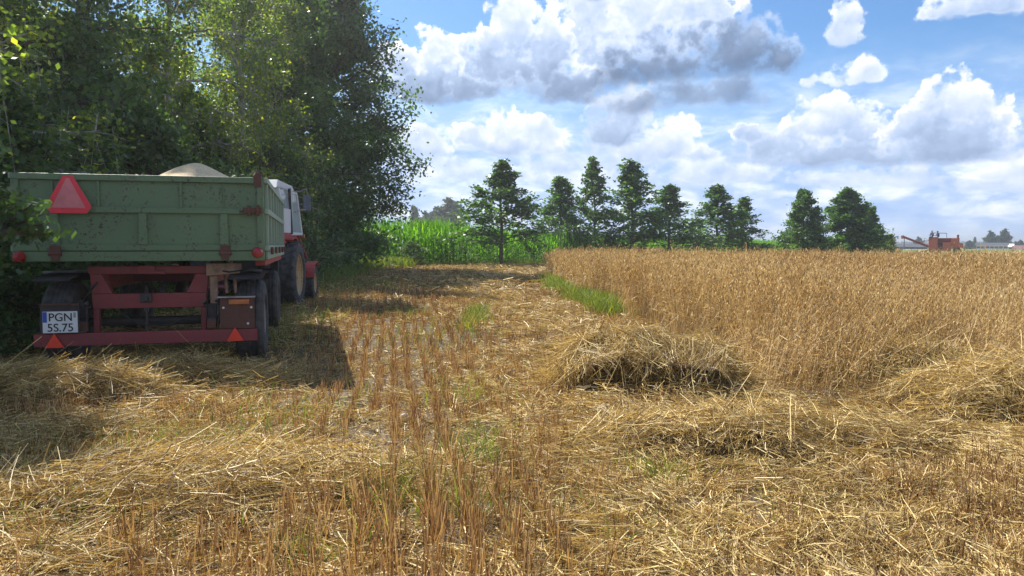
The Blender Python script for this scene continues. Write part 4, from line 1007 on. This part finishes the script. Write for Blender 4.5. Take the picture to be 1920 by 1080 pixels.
# mirror on two arms
ma = MB(); MB().tube([(.74, .45, 1.90), (.88, .60, 1.98), (1.0, .68, 2.0)], .012).build('mirror_arm', M_steel, tractor); ma.tube([(.70, .5, 2.36), (.90, .62, 2.37), (1.00, .68, 2.44), (1.02, .70, 2.32)], .011)
mir = ma.build('mirror_arm', M_steel, tractor)
MB().box(.93, 1.09, .66, .69, 1.95, 2.30).build('mirror', plain('mirror back', (.09, .11, .15), .3), mir, .015)
MB().tube([(.84, .98, 1.44), (.90, .98, 1.44)], .045, 10).build('indicator_lamp', M_amber, tractor)
MB().tube([(.28, 1.9, 1.4), (.28, 1.9, 2.25)], .035, 10).build('exhaust_pipe', M_darkm, tractor)
MB().tube([(.78, .9, 1.45), (.92, 1.1, .98)], .02, 6).build('grab_rail', M_tracred, tractor)
lk = MB(); lk.box(-.45, .45, -.95, -.88, .42, .50); lk.tube([(-.4, -.3, .55), (-.42, -.92, .46)], .03); lk.tube([(.4, -.3, .55), (.42, -.92, .46)], .03); lk.build('lower_links', M_darkm, tractor)

# ------------------------------------------------------------------ combine harvester far right
cy_ = 100.0; s_ = cy_/F_PX
C_A = math.atan((1771-960)/F_PX)
def cxp(px): return (px-1771)*s_*math.cos(C_A)
def czp(py): return CAM_H+(460-py)*s_
combine = empty('combine_harvester', ((1771-960)*s_, cy_, 0), -C_A, label='red combine harvester with its unloading pipe swung out, far across the field', category='combine')
M_comb = paint('lighter red paint', (.40, .105, .06), amount=.5, dirt=(.3, .16, .1)); M_combd = paint('dark red paint', (.16, .035, .025), amount=.4)  # lighter red on the front blocks, darker red on the set-back body
bb = MB(); bb.prism([(cxp(1740), .55), (cxp(1757), .55), (cxp(1757), czp(444.5)), (cxp(1739.5), czp(445))], -1.6, 1.2)
bb.build('grain_tank', M_comb, combine, .05)
bb = MB(); bb.box(cxp(1757)+.01, cxp(1797), -.9, 1.2, .9, czp(446.5)); bb.build('body', M_combd, combine, .05)
bb = MB(); bb.box(cxp(1766), cxp(1782), -1.5, -.91, .45, czp(454.5)); bb.build('side_panel', M_comb, combine, .04)
bb = MB(); bb.prism([(cxp(1782)+.01, .8), (cxp(1804), .9), (cxp(1804), czp(456)), (cxp(1796), czp(456)), (cxp(1795), czp(447)), (cxp(1782)+.01, czp(447))], -1.35, -.91); bb.build('straw_hood', M_comb, combine, .04)
bb = MB(); bb.box(cxp(1757)+.01, cxp(1766)-.01, -1.3, -.91, .5, 1.1); bb.build('step_panel', M_comb, combine, .03)
MB().tube([(cxp(1690), -1.4, czp(443.5)), (cxp(1744), -1.4, czp(463.5))], .15, 12).build('unloading_pipe', M_combd, combine, smooth=True)
MB().tube([(cxp(1689), -1.4, czp(441.5)), (cxp(1690.5), -1.4, czp(447.5))], .20, 12, .17).build('pipe_spout', M_comb, combine, smooth=True)
rl = MB()
for a, b_ in (((1742, 445), (1743, 436.5)), ((1743, 436.5), (1773, 437.5)), ((1773, 437.5), (1773, 446)), ((1757, 446), (1757, 436.8))):
    rl.tube([(cxp(a[0]), -1.1, czp(a[1])), (cxp(b_[0]), -1.1, czp(b_[1]))], .025, 6); rl.tube([(cxp(a[0]), .9, czp(a[1])), (cxp(b_[0]), .9, czp(b_[1]))], .025, 6)
rl.build('canopy_frame', M_darkm, combine)
MB().tube([(cxp(1794), -.5, czp(447)), (cxp(1794), -.5, czp(440.5))], .13, 10).build('air_intake', M_combd, combine)
pf = MB(); pf.box(cxp(1730), cxp(1760), -1.2, 1.2, 1.80, 1.88); pf.tube([(cxp(1732), -1.2, 1.8), (cxp(1731), -1.2, czp(447))], .02, 6); pf.tube([(cxp(1731), -1.2, czp(447)), (cxp(1739), -1.2, czp(449))], .02, 6); pf.build('platform', M_darkm, combine)
wheel(combine, (cxp(1752), -1.3, .75), .75, .45, M_rimy, -1, 0, .40).rotation_euler = (0, 0, R(90))
wheel(combine, (cxp(1793), -1.25, .5), .50, .30, M_rimy, -1, 0, .26).rotation_euler = (0, 0, R(90))
hd = MB(); hd.prism([(cxp(1735), .3), (cxp(1712), .12), (cxp(1712), .35), (cxp(1738), .62)], -1.5, 1.5); hd.build('header', M_combd, combine, .03)
# people on the combine platform
def person(loc, mat_clothes, skinm, label, hatm, rz=0, lean=.1):
    e = empty('person', loc, rz, label=label, category='person')
    J = {'pel': (0, 0, .48), 'ch': (0, lean, .86), 'nk': (0, lean*1.3, 1.02), 'hd': (0, lean*1.5, 1.14), 'ht': (0, lean*1.6, 1.26),
         'sl': (-.19, lean, .95), 'el': (-.25, .15+lean, .72), 'hl': (-.15, .38+lean, .74), 'sr': (.19, lean, .95), 'er': (.25, .15+lean, .72), 'hr': (.15, .38+lean, .74),
         'kl': (-.12, .42, .50), 'al': (-.12, .42, .10), 'tl': (-.12, .58, .04), 'kr': (.12, .42, .50), 'ar': (.12, .42, .10), 'tr': (.12, .58, .04)}
    Rd = dict(pel=.16, ch=.17, nk=.06, hd=.095, ht=.085, sl=.08, el=.05, hl=.038, sr=.08, er=.05, hr=.038, kl=.07, al=.045, tl=.04, kr=.07, ar=.045, tr=.04)
    E = [('pel', 'ch'), ('ch', 'nk'), ('nk', 'hd'), ('hd', 'ht'), ('ch', 'sl'), ('sl', 'el'), ('el', 'hl'), ('ch', 'sr'), ('sr', 'er'), ('er', 'hr'), ('pel', 'kl'), ('kl', 'al'), ('al', 'tl'), ('pel', 'kr'), ('kr', 'ar'), ('ar', 'tr')]
    ks = list(J); me = bpy.data.meshes.new('body'); me.from_pydata([J[k] for k in ks], [(ks.index(a), ks.index(b)) for a, b in E], [])
    import bmesh
    bm = bmesh.new(); bm.from_mesh(me); lay = bm.verts.layers.skin.verify(); bm.verts.ensure_lookup_table()
    for i, k in enumerate(ks): bm.verts[i][lay].radius = (Rd[k], Rd[k]*.85); bm.verts[i][lay].use_root = (k == 'pel')
    bm.to_mesh(me); bm.free()
    o = new_obj('body', me, e); o.modifiers.new('skin', 'SKIN'); sb_ = o.modifiers.new('sub', 'SUBSURF'); sb_.render_levels = 1; sb_.levels = 1
    me.materials.append(mat_clothes)
    h = MB(); n = 16
    prof = [(0, .115), (.01, .12), (.06, .115), (.10, .08), (.12, .001)]; c = J['ht']
    for z, r_ in prof:
        for j in range(n): a = 2*PI*j/n; h.v.append((c[0]+r_*math.cos(a), c[1]+r_*math.sin(a), c[2]-.03+z))
    for i in range(len(prof)-1):
        for j in range(n): h.f.append((i*n+j, i*n+(j+1) % n, (i+1)*n+(j+1) % n, (i+1)*n+j))
    h.build('cap', hatm, e, smooth=True)
    return e
M_cloth = plain('dark work clothes', (.035, .04, .055), .9); M_cap = plain('reddish cap', (.40, .12, .08), .8); M_cloth2 = plain('dark jacket', (.03, .025, .05), .9)
zt_ = czp(445)-.45
person(((1743-960)*s_, cy_-.6, zt_), M_cloth, None, 'person in dark clothes and a reddish cap on the left of the combine top', M_cap, R(90))
person(((1755-960)*s_, cy_-.4, zt_-.05), M_cloth2, None, 'person in a dark jacket and dark cap beside the capped one on the combine', M_cloth, R(90))

# ------------------------------------------------------------------ far farm buildings
M_roofd = plain('dark sheet roof', (.045, .05, .07), .7); M_wallw = plain('white wall', (.78, .78, .76), .8, var=.08); M_roofr = plain('dull red tiles', (.17, .075, .075), .8); M_wallg = plain('grey blue wall', (.09, .10, .13), .8)
M_win = plain('dark window', (.04, .05, .06), .3)
def house(px0, px1, y, py_eave, py_ridge, wall, roof, label, name='farm_building', wins=4, depth=9):
    s = y/F_PX; x0, x1 = (px0-960)*s, (px1-960)*s; ze = CAM_H+(460-py_eave)*s+.0; zr = CAM_H+(460-py_ridge)*s; xc = (x0+x1)/2; L = x1-x0
    ha = math.atan(xc/y); L *= math.cos(ha); e = empty(name, (xc, y, -.8), -ha, label=label, category='building'); ze += .8; zr += .8
    MB().box(-L/2, L/2, 0, depth, 0, ze).build('wall', wall, e)
    r_ = MB(); r_.prism_x([(-.5, ze+.003), (depth+.5, ze+.003), (depth/2, zr)], -L/2-.4, L/2+.4); r_.build('roof', roof, e)
    for k in range(wins):
        x = -L/2+L*(k+.5)/wins; w = MB().box(x-.6, x+.6, -.06, .05, ze*.45, ze*.80).build('window', M_win, e)
    return e
house(1829, 1888, 280, 460, 455, M_wallw, M_roofd, 'long low white farm building with a dark roof under the pair of round trees', wins=7)
house(1889, 1898, 290, 463, 457, M_wallw, M_wallw, 'small white gabled shed between the long building and the red roofed house', 'shed', 1, 5)
house(1898, 1935, 285, 467, 460, M_wallw, M_roofr, 'red roofed house cut by the right edge of the view', 'house', 3)
house(1676, 1738, 260, 463, 457.5, M_wallg, M_roofd, 'long dark low barn left of the combine behind its pipe', 'barn', 6)
# telegraph pole
def pole(px, pytop, y, label):
    s = y/F_PX; e = empty('utility_pole', ((px-960)*s, y, -.5), 0, label=label, category='pole')
    MB().tube([(0, 0, 0), (0, 0, CAM_H+.5+(460-pytop)*s)], .18, 8, .12).build('pole', M_darkm, e)
    h = CAM_H+.5+(460-pytop)*s; MB().box(-1, 1, -.06, .06, h-.6, h-.45).build('crossarm', M_darkm, e)
pole(1694, 444, 240, 'thin utility pole under the unloading pipe of the combine')
# hedge scrub at the right end of the tree row
hb_ = make_tree_meshes(71, 2.2, .05, dome(1.6, .5, .9), 24, 30, .16, el=(0, 60), trunk_r=.05, clump=.25, nsub=6, mat=M_grass)
place_tree(hb_, 'bush', (((1662-960)/F_PX)*70, 70, 0), 0, (.95, .95, .85), 'pale green bush at the right foot of the bushy trees', 'bush')
place_tree(bush1, 'bush', (-5.9, 44.2, 0), 1, (.55, .55, .42), 'low green bush in front of the maize near the dark belt', 'bush')

# small pale stone in the stubble
x, y = from_px(757, 797)
r = np.random.default_rng(3); n1, n2 = 10, 16; vs = []; fs = []
for i in range(n1+1):
    for j in range(n2):
        a, e_ = 2*PI*j/n2, PI*i/n1; k = 1+.18*(vnoise(math.cos(a)*2+math.cos(e_)*3, math.sin(a)*2+5, 1.0)-.5)*2
        vs.append((.038*k*math.sin(e_)*math.cos(a), .03*k*math.sin(e_)*math.sin(a), .030*k*math.cos(e_)))
for i in range(n1):
    for j in range(n2): fs.append((i*n2+j, (i+1)*n2+j, (i+1)*n2+(j+1) % n2, i*n2+(j+1) % n2))
st = MB(); st.v = vs; st.f = fs
so = st.build('stone', plain('grey stone', (.34, .36, .42), .6), None, smooth=True, label='small grey blue stone lying between two stubble rows', category='stone'); so.location = (x, y, float(HZ(x, y))+.02)

# ------------------------------------------------------------------ air: even haze for distance, added also to veil the dark left with glow
hz_m, t, out = mat_new('air')
pv = t.node('ShaderNodeVolumePrincipled'); pv.inputs['Color'].default_value = (.93, .96, 1.0, 1); pv.inputs['Density'].default_value = 0.0008; pv.inputs['Anisotropy'].default_value = 0.62
t.l.new(pv.outputs[0], out.inputs['Volume'])
MB().box(-3700, 3700, -320, 4150, -4.5, 19.5).build('haze', hz_m, None, kind='stuff', label='thin pale haze in the air over the fields', category='haze')
scene.cycles.volume_bounces = 0
